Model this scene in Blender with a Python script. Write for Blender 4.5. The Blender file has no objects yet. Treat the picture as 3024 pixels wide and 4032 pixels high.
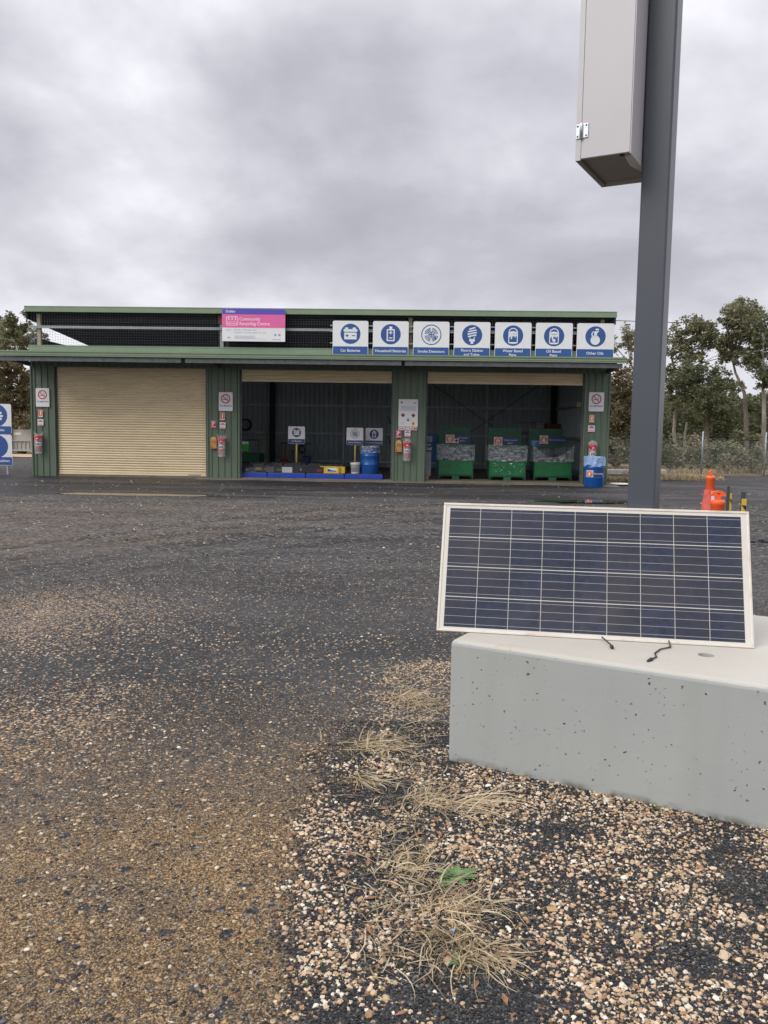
import bpy, bmesh, math, random
import numpy as np
from mathutils import Vector, Matrix, noise
rnd = random.Random(7)
rad = math.radians
sc = bpy.context.scene
COL = sc.collection
# ------------------------------------------------------------------ camera
F_PX, Y0, RHO, EYE = 3300.0, 1694.0, .0152, 1.6
PITCH = math.atan2(2016 - Y0, F_PX)
CAM = Vector((0, 0, EYE))
FW = Vector((0, math.cos(PITCH), -math.sin(PITCH))); RT = Vector((1, 0, 0)); UP = RT.cross(FW)
def ray(px, py):
    x = px - 1512; y = 2016 - py; c, s = math.cos(RHO), math.sin(RHO)
    return FW * F_PX + RT * (x * c - y * s) + UP * (x * s + y * c)
def at(px, py, z=0.0):            # real-world point on a level at height z
    d = ray(px, py); return CAM + d * ((z - EYE) / d.z)
def atd(px, py, D):               # real-world point at distance D ahead
    d = ray(px, py); return CAM + d * (D / d.y)
cd = bpy.data.cameras.new('camera'); cam = bpy.data.objects.new('camera', cd); COL.objects.link(cam)
cd.sensor_fit = 'VERTICAL'; cd.sensor_height = 36; cd.lens = F_PX / 4032 * 36
cd.clip_start = .05; cd.clip_end = 3000
c, s = math.cos(RHO), math.sin(RHO)
camx = RT * c + UP * s; camy = -RT * s + UP * c
M = Matrix((camx, camy, -FW)).transposed().to_4x4(); M.translation = CAM
cam.matrix_world = M; sc.camera = cam
# ------------------------------------------------------------------ scene object helpers
def thing(name, label, cat, loc=(0, 0, 0), rz=0.0, group=None):
    o = bpy.data.objects.new(name, None); COL.objects.link(o); o.empty_display_size = .1
    o.location = loc; o.rotation_euler = (0, 0, rz); o['label'] = label; o['category'] = cat
    if group: o['group'] = group
    return o
def tag(o, label, cat, group=None):
    o['label'] = label; o['category'] = cat
    if group: o['group'] = group
    return o
class MB:
    def __init__(s): s.v = []; s.f = []; s.sm = []
    def add(s, vs, fs, smooth=False):
        n = len(s.v); s.v += [tuple(v) for v in vs]; s.f += [tuple(i + n for i in f) for f in fs]; s.sm += [smooth] * len(fs)
        return s
    def box(s, x0, x1, y0, y1, z0, z1, M=None):
        v = [Vector(p) for p in ((x0,y0,z0),(x1,y0,z0),(x1,y1,z0),(x0,y1,z0),(x0,y0,z1),(x1,y0,z1),(x1,y1,z1),(x0,y1,z1))]
        if M: v = [M @ p for p in v]
        return s.add(v, [(0,3,2,1),(4,5,6,7),(0,1,5,4),(1,2,6,5),(2,3,7,6),(3,0,4,7)])
    def bbox(s, x0, x1, y0, y1, z0, z1, b=.01, M=None, seg=2):
        bm = bmesh.new(); bmesh.ops.create_cube(bm, size=1)
        for v in bm.verts:
            v.co = Vector(((x0+x1)/2 + v.co.x*(x1-x0), (y0+y1)/2 + v.co.y*(y1-y0), (z0+z1)/2 + v.co.z*(z1-z0)))
        bmesh.ops.bevel(bm, geom=bm.edges[:], offset=b, segments=seg, affect='EDGES', profile=.5)
        s.from_bm(bm, M); return s
    def from_bm(s, bm, M=None, smooth=False):
        bm.verts.index_update()
        s.add([(M @ v.co) if M else v.co.copy() for v in bm.verts], [[v.index for v in f.verts] for f in bm.faces], smooth); bm.free()
    def tube(s, pts, r, n=8, cap=True, smooth=True):
        pts = [Vector(p) for p in pts]; rs = r if isinstance(r, (list, tuple)) else [r]*len(pts)
        vs = []; up = None
        for i, p in enumerate(pts):
            t = (pts[min(i+1, len(pts)-1)] - pts[max(i-1, 0)]); t.normalize()
            if up is None:
                up = Vector((0,0,1)) if abs(t.z) < .9 else Vector((1,0,0))
            a = t.cross(up).normalized(); b = a.cross(t).normalized(); up = b
            for k in range(n):
                an = 2*math.pi*k/n; vs.append(p + (a*math.cos(an) + b*math.sin(an))*rs[i])
        fs = []
        for i in range(len(pts)-1):
            for k in range(n):
                fs.append((i*n+k, i*n+(k+1)%n, (i+1)*n+(k+1)%n, (i+1)*n+k))
        if cap: fs += [tuple(range(n-1,-1,-1)), tuple((len(pts)-1)*n + k for k in range(n))]
        return s.add(vs, fs, smooth)
    def lathe(s, prof, n=24, c=(0,0,0), smooth=True):   # prof [(r,z)]
        vs = []; fs = []
        for (r, z) in prof:
            for k in range(n):
                a = 2*math.pi*k/n; vs.append((c[0]+r*math.cos(a), c[1]+r*math.sin(a), c[2]+z))
        for i in range(len(prof)-1):
            for k in range(n): fs.append((i*n+k, i*n+(k+1)%n, (i+1)*n+(k+1)%n, (i+1)*n+k))
        return s.add(vs, fs, smooth)
    def poly(s, pts, y0, y1):      # pts (x,z) outline, anticlockwise seen from -Y; y0 < y1
        n = len(pts)
        vs = [(x, y0, z) for x, z in pts] + [(x, y1, z) for x, z in pts]
        fs = [tuple(range(n)), tuple(range(2*n-1, n-1, -1))] + [(i, i+n, (i+1)%n+n, (i+1)%n) for i in range(n)]
        return s.add(vs, fs)
    def ring(s, cx, cz, r0, r1, y0, y1, a0=0, a1=360, n=40):
        A = [rad(a0 + (a1-a0)*i/n) for i in range(n+1)]
        for i in range(n):
            p = [(cx+r1*math.cos(A[i]), cz+r1*math.sin(A[i])), (cx+r1*math.cos(A[i+1]), cz+r1*math.sin(A[i+1])),
                 (cx+r0*math.cos(A[i+1]), cz+r0*math.sin(A[i+1])), (cx+r0*math.cos(A[i]), cz+r0*math.sin(A[i]))]
            s.add([(p[k][0], y0, p[k][1]) for k in range(4)], [(0,1,2,3)])
        return s
    def sheet(s, prof, axis_pts):  # prof list of (a,b) ; axis_pts function list -> rows of points
        pass
    def build(s, name, m, parent=None, label=None):
        me = bpy.data.meshes.new(name); me.from_pydata(s.v, [], s.f)
        me.polygons.foreach_set('use_smooth', s.sm)
        if m: me.materials.append(m)
        me.update()
        o = bpy.data.objects.new(name, me); COL.objects.link(o)
        if parent: o.parent = parent
        if label: o['label'] = label
        return o
def rrect(x0, x1, z0, z1, r, n=5):
    p = []
    for cx, cz, a0 in ((x1-r, z0+r, -90), (x1-r, z1-r, 0), (x0+r, z1-r, 90), (x0+r, z0+r, 180)):
        for i in range(n+1):
            a = rad(a0 + 90*i/n); p.append((cx + r*math.cos(a), cz + r*math.sin(a)))
    return p
def disc(cx, cz, r, n=40, sx=1.0): return [(cx + sx*r*math.cos(2*math.pi*i/n), cz + r*math.sin(2*math.pi*i/n)) for i in range(n)]
def bar(x0, z0, x1, z1, w):
    d = Vector((x1-x0, z1-z0)).normalized(); nx, nz = -d.y*w/2, d.x*w/2
    return [(x0-nx, z0-nz), (x1-nx, z1-nz), (x1+nx, z1+nz), (x0+nx, z0+nz)]
_tc = {}
def text(mbx, txt, size, cx, z, y, align='CENTER', bold=.0):
    """letters as real thin relief on a face looking to -Y; cx,z = anchor, z baseline"""
    key = (txt, size, align, bold)
    if key not in _tc:
        cu = bpy.data.curves.new('lettering', 'FONT'); cu.body = txt; cu.size = size; cu.align_x = align
        cu.offset = bold*size; cu.resolution_u = 3; cu.space_line = .95
        o = bpy.data.objects.new('lettering', cu); COL.objects.link(o)
        dg = bpy.context.evaluated_depsgraph_get(); me = bpy.data.meshes.new_from_object(o.evaluated_get(dg))
        _tc[key] = ([tuple(v.co) for v in me.vertices], [tuple(p.vertices) for p in me.polygons])
        bpy.data.objects.remove(o); bpy.data.curves.remove(cu); bpy.data.meshes.remove(me)
    vs, fs = _tc[key]
    mbx.add([(cx + v[0], y - .0008, z + v[1]) for v in vs], fs)
# ------------------------------------------------------------------ materials
def srgb(r, g, b):
    f = lambda c: ((c/255)/12.92 if c/255 <= .04045 else ((c/255+.055)/1.055)**2.4)
    return (f(r), f(g), f(b))
def nn(nt, t, **k):
    n = nt.nodes.new(t)
    for a, b in k.items():
        if a in ('x', 'y'): continue
        setattr(n, a, b)
    return n
def mat(name, col, rough=.6, metal=0, var=.12, vscale=3.0, dirt=None, dirt_amt=.35, dscale=2.0, bump=0, bscale=60, alpha=1, coat=0, spec=.5, stretch=None, emission=None, trans=0):
    m = bpy.data.materials.new(name); m.use_nodes = True; nt = m.node_tree; L = nt.links
    p = nt.nodes['Principled BSDF']; p.inputs['Roughness'].default_value = rough; p.inputs['Metallic'].default_value = metal
    p.inputs['Specular IOR Level'].default_value = spec; p.inputs['Coat Weight'].default_value = coat
    tc = nn(nt, 'ShaderNodeTexCoord'); src = tc.outputs['Object']
    if stretch:
        mp = nn(nt, 'ShaderNodeMapping'); mp.inputs['Scale'].default_value = stretch; L.new(src, mp.inputs[0]); src2 = mp.outputs[0]
    else: src2 = src
    nz = nn(nt, 'ShaderNodeTexNoise'); nz.inputs['Scale'].default_value = vscale; nz.inputs['Detail'].default_value = 5; nz.inputs['Roughness'].default_value = .65; L.new(src2, nz.inputs['Vector'])
    mr = nn(nt, 'ShaderNodeMapRange'); mr.inputs[1].default_value = .3; mr.inputs[2].default_value = .7; mr.inputs[3].default_value = 1-var; mr.inputs[4].default_value = 1+var; L.new(nz.outputs[0], mr.inputs[0])
    mx = nn(nt, 'ShaderNodeMix', data_type='RGBA', blend_type='MULTIPLY'); mx.inputs['Factor'].default_value = 1
    mx.inputs[6].default_value = (*col, 1); L.new(mr.outputs[0], mx.inputs[7]); out = mx.outputs[2]
    if dirt:
        n2 = nn(nt, 'ShaderNodeTexNoise'); n2.inputs['Scale'].default_value = dscale; n2.inputs['Detail'].default_value = 8; n2.inputs['Roughness'].default_value = .7; L.new(src2, n2.inputs['Vector'])
        r2 = nn(nt, 'ShaderNodeMapRange'); r2.inputs[1].default_value = .5; r2.inputs[2].default_value = .72; r2.inputs[4].default_value = dirt_amt; L.new(n2.outputs[0], r2.inputs[0])
        m2 = nn(nt, 'ShaderNodeMix', data_type='RGBA'); m2.inputs[7].default_value = (*dirt, 1); L.new(r2.outputs[0], m2.inputs[0]); L.new(out, m2.inputs[6]); out = m2.outputs[2]
    L.new(out, p.inputs['Base Color'])
    if bump:
        n3 = nn(nt, 'ShaderNodeTexNoise'); n3.inputs['Scale'].default_value = bscale; n3.inputs['Detail'].default_value = 4; L.new(src, n3.inputs['Vector'])
        b = nn(nt, 'ShaderNodeBump'); b.inputs['Strength'].default_value = bump; b.inputs['Distance'].default_value = .01; L.new(n3.outputs[0], b.inputs['Height']); L.new(b.outputs[0], p.inputs['Normal'])
    if alpha < 1: p.inputs['Alpha'].default_value = alpha
    if trans: p.inputs['Transmission Weight'].default_value = trans
    return m
def plastic_film(name, col, lo, hi, scale=9):
    m = mat(name, col, rough=.22, var=.05); nt = m.node_tree; L = nt.links; p = nt.nodes['Principled BSDF']
    tc = nn(nt, 'ShaderNodeTexCoord'); mp = nn(nt, 'ShaderNodeMapping'); mp.inputs['Scale'].default_value = (1, 1, 3.0); mp.inputs['Rotation'].default_value = (.3, .5, .2)
    L.new(tc.outputs['Object'], mp.inputs[0]); nz = nn(nt, 'ShaderNodeTexNoise'); nz.inputs['Scale'].default_value = scale; nz.inputs['Detail'].default_value = 3; nz.inputs['Distortion'].default_value = 2.2
    L.new(mp.outputs[0], nz.inputs['Vector']); r = nn(nt, 'ShaderNodeMapRange'); r.inputs[1].default_value = .42; r.inputs[2].default_value = .66; r.inputs[3].default_value = lo; r.inputs[4].default_value = hi
    L.new(nz.outputs[0], r.inputs[0]); L.new(r.outputs[0], p.inputs['Alpha'])
    b = nn(nt, 'ShaderNodeBump'); b.inputs['Strength'].default_value = .3; b.inputs['Distance'].default_value = .015; L.new(nz.outputs[0], b.inputs['Height']); L.new(b.outputs[0], p.inputs['Normal'])
    return m
G = srgb
m_green = mat('green_sheet_paint', (.105, .145, .10), rough=.42, var=.10, vscale=1.5, dirt=(.16,.14,.10), dirt_amt=.25, stretch=(1,1,.35))
m_greenl = mat('green_trim_paint', (.20, .265, .175), rough=.4, var=.07, dirt=(.2,.18,.14), dirt_amt=.25)
m_inner = mat('bare_inner_sheet', (.30, .36, .37), rough=.5, var=.12, stretch=(3,1,.5), dirt=(.05,.05,.05), dirt_amt=.4)
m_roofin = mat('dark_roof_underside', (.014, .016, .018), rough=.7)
m_cream = mat('cream_door_paint', (.74, .62, .41), rough=.5, var=.06, vscale=1.2, dirt=(.25,.17,.09), dirt_amt=.22, stretch=(.6,1,3))
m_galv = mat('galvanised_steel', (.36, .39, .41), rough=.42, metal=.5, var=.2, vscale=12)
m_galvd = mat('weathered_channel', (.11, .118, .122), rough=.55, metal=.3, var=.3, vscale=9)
m_girt = mat('dull_girt_steel', (.42, .45, .47), rough=.5, metal=.3, var=.2)
m_beige = mat('primer_column', (.42, .37, .26), rough=.6, var=.2, dirt=(.24,.08,.03), dirt_amt=.6, dscale=5)
m_wire = mat('mesh_wire', (.22, .24, .26), rough=.4, metal=.4, var=.1)
m_white = mat('white_sign_face', (.72, .72, .74), rough=.35, var=.03, dirt=(.5,.48,.44), dirt_amt=.12)
m_blue = mat('blue_sign_ink', (.028, .085, .27), rough=.35, var=.05)
m_navy = mat('navy_sign_ink', (.02, .045, .16), rough=.4, var=.05)
m_purple = mat('violet_sign_ink', (.10, .075, .42), rough=.35, var=.05)
m_pink = mat('pink_sign_ink', (.72, .13, .35), rough=.35, var=.05)
m_palepink = mat('pale_pink_lettering', (.85, .62, .70), rough=.35, var=.02)
m_ltblue = mat('light_blue_ink', (.15, .42, .72), rough=.4)
m_greyink = mat('grey_ink', (.22, .25, .36), rough=.5, var=.04)
m_blackink = mat('black_ink', (.015, .015, .017), rough=.4, var=.05)
m_red = mat('red_ink', (.50, .02, .03), rough=.4, var=.05)
m_dkred = mat('dark_red_ink', (.28, .015, .035), rough=.4, var=.05)
m_orange = mat('orange_label_ink', (.72, .16, .035), rough=.4, var=.05)
m_yellow = mat('yellow_paint', (.68, .44, .03), rough=.45, var=.08, dirt=(.2,.15,.06), dirt_amt=.25)
m_paleyel = mat('faded_yellow_post', (.55, .43, .12), rough=.5, var=.1)
m_silver = mat('silver_label', (.5, .52, .55), rough=.4, metal=.2)
m_extred = mat('extinguisher_red', (.55, .015, .02), rough=.25, var=.08, coat=.4)
m_cover = mat('red_vinyl_cover', (.52, .02, .03), rough=.4, var=.2, vscale=14, bump=.5, bscale=25)
m_tanbox = mat('tan_board', (.50, .24, .07), rough=.55, var=.2, vscale=8, dirt=(.2,.08,.03), dirt_amt=.5, dscale=9)
m_bluep = mat('blue_pallet_plastic', (.012, .055, .40), rough=.4, var=.1, dirt=(.03,.03,.05), dirt_amt=.4, dscale=4)
m_drum = mat('blue_drum_paint', (.01, .10, .38), rough=.32, var=.1, dirt=(.05,.06,.09), dirt_amt=.3, dscale=5)
m_bucket = mat('white_bucket_plastic', (.78, .78, .76), rough=.4, var=.04)
m_black = mat('black_plastic', (.02, .021, .024), rough=.45, var=.2, vscale=6)
m_dgrey = mat('dark_grey_plastic', (.07, .072, .08), rough=.5, var=.2)
m_lgrey = mat('light_grey_plastic', (.42, .44, .46), rough=.5, var=.1)
m_bin = mat('green_bin_paint', (.012, .17, .055), rough=.4, var=.25, vscale=4, dirt=(.03,.05,.03), dirt_amt=.7, dscale=6)
m_bind = mat('dark_green_bin_paint', (.01, .075, .035), rough=.5, var=.3, dirt=(.02,.02,.02), dirt_amt=.6)
m_splash = mat('dried_paint_splash', (.7, .75, .68), rough=.5)
m_wood = mat('weathered_wood', (.36, .22, .11), rough=.8, var=.25, vscale=10, stretch=(1,6,6))
m_beam = mat('pale_beam', (.58, .55, .47), rough=.8, var=.15, dirt=(.2,.17,.12), dirt_amt=.5)
m_cone = mat('orange_plastic', (.88, .12, .025), rough=.42, var=.08, vscale=8, dirt=(.45,.07,.03), dirt_amt=.3, dscale=9)
m_conered = mat('worn_red_cone', (.45, .06, .04), rough=.6, var=.3, vscale=9, dirt=(.3,.12,.08), dirt_amt=.5, dscale=8)
m_post = mat('slate_post_plastic', (.05, .055, .065), rough=.6, var=.15)
m_rubber = mat('black_rubber', (.03, .031, .034), rough=.55, var=.4, vscale=6, bump=.6, bscale=10)
m_pole = mat('charcoal_pole_paint', (.062, .071, .088), rough=.36, var=.10, vscale=1.2, dirt=(.04,.045,.055), dirt_amt=.4, dscale=1.6, stretch=(1,1,.3), bump=.08, bscale=300)
m_cab = mat('cabinet_powder_coat', (.50, .49, .505), rough=.38, var=.03, vscale=2)
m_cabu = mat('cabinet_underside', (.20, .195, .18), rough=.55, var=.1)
m_hinge = mat('zinc_hinge', (.55, .60, .64), rough=.3, metal=.75, var=.1, vscale=20)
m_frame = mat('panel_frame_paint', (.66, .62, .55), rough=.35, metal=.15, var=.05, vscale=5, dirt=(.36,.18,.08), dirt_amt=.65, dscale=3.1)
m_film = plastic_film('clear_plastic_film', (.62, .68, .70), .10, .46, 3.2)
m_bag = plastic_film('clear_plastic_bag', (.72, .76, .78), .12, .5, 16)
m_blubag = plastic_film('blue_white_bag', (.35, .52, .80), .55, .95, 10)
m_bark = mat('gum_bark', (.19, .155, .125), rough=.85, var=.35, vscale=5, stretch=(1,1,.3), dirt=(.06,.05,.045), dirt_amt=.7, dscale=4)
m_barkp = mat('pale_gum_bark', (.29, .255, .22), rough=.8, var=.3, vscale=5, stretch=(1,1,.3), dirt=(.13,.1,.08), dirt_amt=.7, dscale=3)
m_straw = mat('dry_straw', (.46, .34, .18), rough=.7, var=.35, vscale=25, dirt=(.16,.10,.05), dirt_amt=.6, dscale=18)
m_weed = mat('fresh_green_leaf', (.09, .17, .055), rough=.5, var=.5, vscale=30)
m_slab = mat('worn_concrete_slab', (.17, .145, .115), rough=.8, var=.25, vscale=2, dirt=(.07,.055,.045), dirt_amt=.7, dscale=1.5)
def leafmat(name, a, b):
    m = bpy.data.materials.new(name); m.use_nodes = True; nt = m.node_tree; L = nt.links; p = nt.nodes['Principled BSDF']
    at_ = nn(nt, 'ShaderNodeAttribute', attribute_name='tint'); rp = nn(nt, 'ShaderNodeMix', data_type='RGBA'); rp.inputs[6].default_value = (*a, 1); rp.inputs[7].default_value = (*b, 1)
    L.new(at_.outputs['Fac'], rp.inputs[0]); L.new(rp.outputs[2], p.inputs['Base Color']); p.inputs['Roughness'].default_value = .5; p.inputs['Specular IOR Level'].default_value = .35
    tr = nn(nt, 'ShaderNodeBsdfTranslucent'); L.new(rp.outputs[2], tr.inputs[0]); ms = nn(nt, 'ShaderNodeMixShader'); ms.inputs[0].default_value = .4
    L.new(p.outputs[0], ms.inputs[1]); L.new(tr.outputs[0], ms.inputs[2]); L.new(ms.outputs[0], nt.nodes['Material Output'].inputs[0]); return m
lm_olive = leafmat('olive_leaves', (.11, .12, .055), (.38, .36, .21))
lm_dark = leafmat('dark_leaves', (.07, .085, .038), (.26, .265, .14))
lm_rust = leafmat('rusty_leaves', (.11, .10, .05), (.34, .27, .15))
lm_pale = leafmat('pale_shrub_leaves', (.16, .17, .09), (.48, .44, .29))
lm_straw = leafmat('straw_blades', (.30, .22, .12), (.80, .68, .47))
# ------------------------------------------------------------------ shed frame: u along the front, d into the shed
SA = Vector((-11.1307, 26.4903, 0)); YAW = rad(-2.0475)
SU = Vector((math.cos(YAW), math.sin(YAW), 0)); SD = Vector((-SU.y, SU.x, 0))
def S(u, d, z=0.0): return SA + SU*u + SD*d + Vector((0, 0, z))
def suv(p): q = p - SA; return q.dot(SU), q.dot(SD)
# ------------------------------------------------------------------ ground
WX = [(1.9, -.30), (2.12, -.28), (3.0, -.29), (3.9, -.25), (4.7, -.12), (5.5, .0), (5.9, .35), (6.2, .9)]
def wedge_x(y):
    return np.interp(y, [a for a, _ in WX], [b for _, b in WX])
def fbm(x, y, s, seed=0.0, o=4):
    return noise.fractal(Vector((x*s + seed, y*s - seed*.7, seed*1.3)), .6, 2.0, o)   # about -1..1
BC = Vector((.328, 3.969, 0)); BD = Vector((.8741, -.4857, 0)); BK = Vector((.4857, .8741, 0))   # block corner, along, back
BL, BW, BH = 2.25, 1.46, .597
def masks(x, y):
    n1 = fbm(x, y, .9, 3.1); n2 = fbm(x, y, .28, 9.7); n3 = fbm(x, y, 3.2, 5.5, 3)
    wx = float(wedge_x(y)); sm = lambda a, b, v: min(1, max(0, (v-a)/(b-a)))
    wedge = sm(-.06, .10, x - wx + .10*n1 + .05*n3) * (1 - sm(5.6, 6.3, y + .2*n1)) if y < 6.6 else 0
    grit = (1-wedge) * (1 - sm(3.3, 5.0, y + .5*n1 + .35*n2)) * sm(-4, -1.5, x+2)
    grit *= .62 + .38*sm(-.35, .35, n1 + (3 - y)*.25)
    patch = math.exp(-(((x+3.1)/1.25)**2 + ((y-6.9)/1.25)**2)) * (.75 + .5*n1)
    patch2 = math.exp(-(((x+1.75)/.55)**2 + ((y-4.3)/.75)**2)) * .35
    tan = max(.20*wedge*(.75 + .6*sm(-.5, .5, n1 + .6*n3)), .5*patch, patch2)
    mid = sm(10.5, 5.5, y) * (1-wedge)
    tan = max(tan, .06*mid*(.25 + 1.2*sm(-.3, .4, n1)), .02 + .02*n2)
    # tyre tracks curve across the yard
    cy = float(np.interp(x, [-9, -6, -4.1, -3.1, -2.2, -.8, 1, 3, 5, 9, 20], [1.5, 5.2, 8.9, 10.8, 12.3, 13.8, 14.9, 15.6, 16.0, 16.4, 16.2])) + .12*n2
    tr = 0
    for off, w_ in ((-.35, .2), (.25, .16), (1.6, .26), (2.1, .16), (3.4, .26), (-2.0, .2)):
        tr = max(tr, math.exp(-((y - cy - off + .05*n1)/w_)**2))
    tr *= (1 - sm(14, 20, abs(x))) * sm(7.5, 10, y) * min(1, .85 + .5*n1)
    dust = sm(-.3, .9, y - cy + .3*n1) * (1 - sm(17.2, 19.0, y + .4*n1)) * sm(8, 11, y) * (.75 + .5*n2) * (1 if x < 2 else .7)
    dust = max(0, dust + .22*sm(-2, -9, x)*math.exp(-((y-15)/5)**2))
    wet = sm(18.3, 20.2, y + .9*n2 + .4*n1) * (1 - sm(27, 32, y))
    wet = max(wet, .5*math.exp(-(((x+.9)/.5)**2 + ((y-4.9)/.7)**2)))
    u, d = suv(Vector((x, y, 0)))
    beyond = sm(34.2, 35.6, y + .8*n2) if x > 7.5 else sm(41, 45, y + 1.5*n2)
    beyond = max(beyond, .9*math.exp(-(((x-7.6)/.9)**2 + ((y-27.2)/.7)**2)))
    return tan, grit, max(0, dust), wet, tr, beyond, wedge
def gh(x, y):
    h = .012*fbm(x, y, .8, 1.0, 3) + .004*fbm(x, y, 4.5, 2.0, 2)
    if y > 18: h *= .4
    if 18.6 < y < 20.9 and (-9 < x < -1 or 2 < x < 8): h = h*.2 - .002
    if x > 7.5 and y > 20: h += .09*min(1, (y-20)/6)*fbm(x, y, .25, 6.0, 3)
    bl = Vector((x, y, 0)) - BC; a, k = bl.dot(BD), bl.dot(BK)
    if -.4 < a < BL+.4 and -.4 < k < BW+.4: h *= .4
    return h
def axis(lo, hi, fine, coarse):
    return sorted(set([round(v, 3) for v in list(np.arange(lo, hi + 1e-6, fine)) + coarse]))
xs = axis(-6, 5, .1, [-900,-400,-200,-120,-80,-60,-45,-35,-28,-23] + [round(v, 2) for v in np.arange(-20, -6, .25)] + [round(v, 2) for v in np.arange(5.2, 20, .25)] + [23,28,35,45,60,80,120,200,400,900])
ys = axis(1.2, 9, .08, [-300,-120,-60,-30,-14,-7,-3,-1,0,.6] + [round(v, 2) for v in np.arange(9.1, 24, .12)] + [round(v, 2) for v in np.arange(24.2, 46, .4)] + [48,52,58,66,80,100,140,200,300,500,900])
V = []; A = [[] for _ in range(7)]
for y in ys:
    for x in xs:
        mk_ = masks(x, y)
        h = gh(x, y) - .028*mk_[4]
        V.append((x, y, h))
        for i in range(7): A[i].append(mk_[i])
nx = len(xs)
Fc = [(j*nx+i, j*nx+i+1, (j+1)*nx+i+1, (j+1)*nx+i) for j in range(len(ys)-1) for i in range(nx-1)]
gme = bpy.data.meshes.new('ground'); gme.from_pydata(V, [], Fc); gme.polygons.foreach_set('use_smooth', [True]*len(Fc))
for nm, arr in zip(('tan', 'grit', 'dust', 'wet', 'track', 'beyond', 'wedge'), A):
    a_ = gme.attributes.new(nm, 'FLOAT', 'POINT'); a_.data.foreach_set('value', arr)
ground = bpy.data.objects.new('ground', gme); COL.objects.link(ground); ground['kind'] = 'structure'; ground['label'] = 'dark gravel yard with tan pebbles and wheel marks'
m = bpy.data.materials.new('gravel_ground'); m.use_nodes = True; nt = m.node_tree; L = nt.links; p = nt.nodes['Principled BSDF']
tc = nn(nt, 'ShaderNodeTexCoord')
def attr(n): return nn(nt, 'ShaderNodeAttribute', attribute_name=n).outputs['Fac']
def math_(op, a, b=None, cl=False):
    n = nn(nt, 'ShaderNodeMath', operation=op, use_clamp=cl)
    for i, v in enumerate((a, b)):
        if v is None: continue
        if isinstance(v, (int, float)): n.inputs[i].default_value = v
        else: L.new(v, n.inputs[i])
    return n.outputs[0]
def mix(f, a, b, bt='MIX'):
    n = nn(nt, 'ShaderNodeMix', data_type='RGBA', blend_type=bt)
    for i, v in ((0, f), (6, a), (7, b)):
        if isinstance(v, (int, float)): n.inputs[i].default_value = v
        elif isinstance(v, tuple): n.inputs[i].default_value = (*v, 1)
        else: L.new(v, n.inputs[i])
    return n.outputs[2]
def vor(scale, dist=0.0):
    v = nn(nt, 'ShaderNodeTexVoronoi'); v.inputs['Scale'].default_value = scale; L.new(tc.outputs['Object'], v.inputs['Vector'])
    s_ = nn(nt, 'ShaderNodeSeparateColor'); L.new(v.outputs['Color'], s_.inputs[0]); return v.outputs['Distance'], s_.outputs[0], s_.outputs[1], s_.outputs[2]
def nse(scale, det=4, ro=.6):
    n = nn(nt, 'ShaderNodeTexNoise'); n.inputs['Scale'].default_value = scale; n.inputs['Detail'].default_value = det; n.inputs['Roughness'].default_value = ro; L.new(tc.outputs['Object'], n.inputs['Vector']); return n.outputs[0]
def ramp(f, stops):
    r = nn(nt, 'ShaderNodeValToRGB'); e = r.color_ramp.elements
    while len(e) < len(stops): e.new(.5)
    for i, (ps, cl) in enumerate(stops): e[i].position = ps; e[i].color = (*cl, 1)
    if not isinstance(f, float): L.new(f, r.inputs[0])
    return r.outputs[0]
d1, r1, g1, b1 = vor(75); d2, r2, g2, b2 = vor(210); d3, r3, g3, b3 = vor(30)
nA = nse(6, 6); nB = nse(1.1, 5); nC = nse(.35, 5)
dark = ramp(g1, [(0, (.018,.018,.019)), (.5, (.046,.045,.045)), (.85, (.095,.092,.088)), (1, (.24,.235,.225))])
tanc = ramp(b1, [(0, (.20,.11,.055)), (.4, (.38,.24,.13)), (.75, (.50,.36,.22)), (1, (.60,.52,.42))])
T = math_('ADD', attr('tan'), math_('MULTIPLY', math_('SUBTRACT', nA, .5), .25)); T = math_('MULTIPLY', math_('MAXIMUM', T, .015), .85)
isT = math_('LESS_THAN', r1, T)
col = mix(isT, dark, tanc)
# fine brown grit
gritc = ramp(g2, [(0, (.045,.030,.018)), (.45, (.15,.092,.044)), (.8, (.34,.225,.11)), (1, (.54,.40,.22))])
gm = math_('MULTIPLY', attr('grit'), math_('LESS_THAN', b3, .975))
fineM = math_('MULTIPLY', gm, math_('GREATER_THAN', r1, .10), True)
col = mix(fineM, col, gritc)
# fine dark chips
finec = ramp(g2, [(0, (.014,.014,.015)), (.5, (.034,.033,.034)), (1, (.10,.098,.096))])
w2 = math_('MULTIPLY', math_('SUBTRACT', 1, fineM), math_('GREATER_THAN', r1, math_('ADD', T, .42)), True)
col = mix(w2, col, finec)
# brown dust in the driven part
dcol = mix(nA, (.09,.066,.048), (.25,.185,.13))
dm = math_('MULTIPLY', attr('dust'), ramp(nB, [(.3, (.35,.35,.35)), (.7, (1,1,1))]), True)
col = mix(math_('MULTIPLY', dm, .85), col, dcol)
# packed pale grey areas
pale = math_('MULTIPLY', ramp(nC, [(.45, (0,0,0)), (.62, (1,1,1))]), .32)
col = mix(pale, col, (.125,.122,.120))
trk = attr('track')
col = mix(math_('MULTIPLY', trk, .75), col, (.034,.030,.028))
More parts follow.
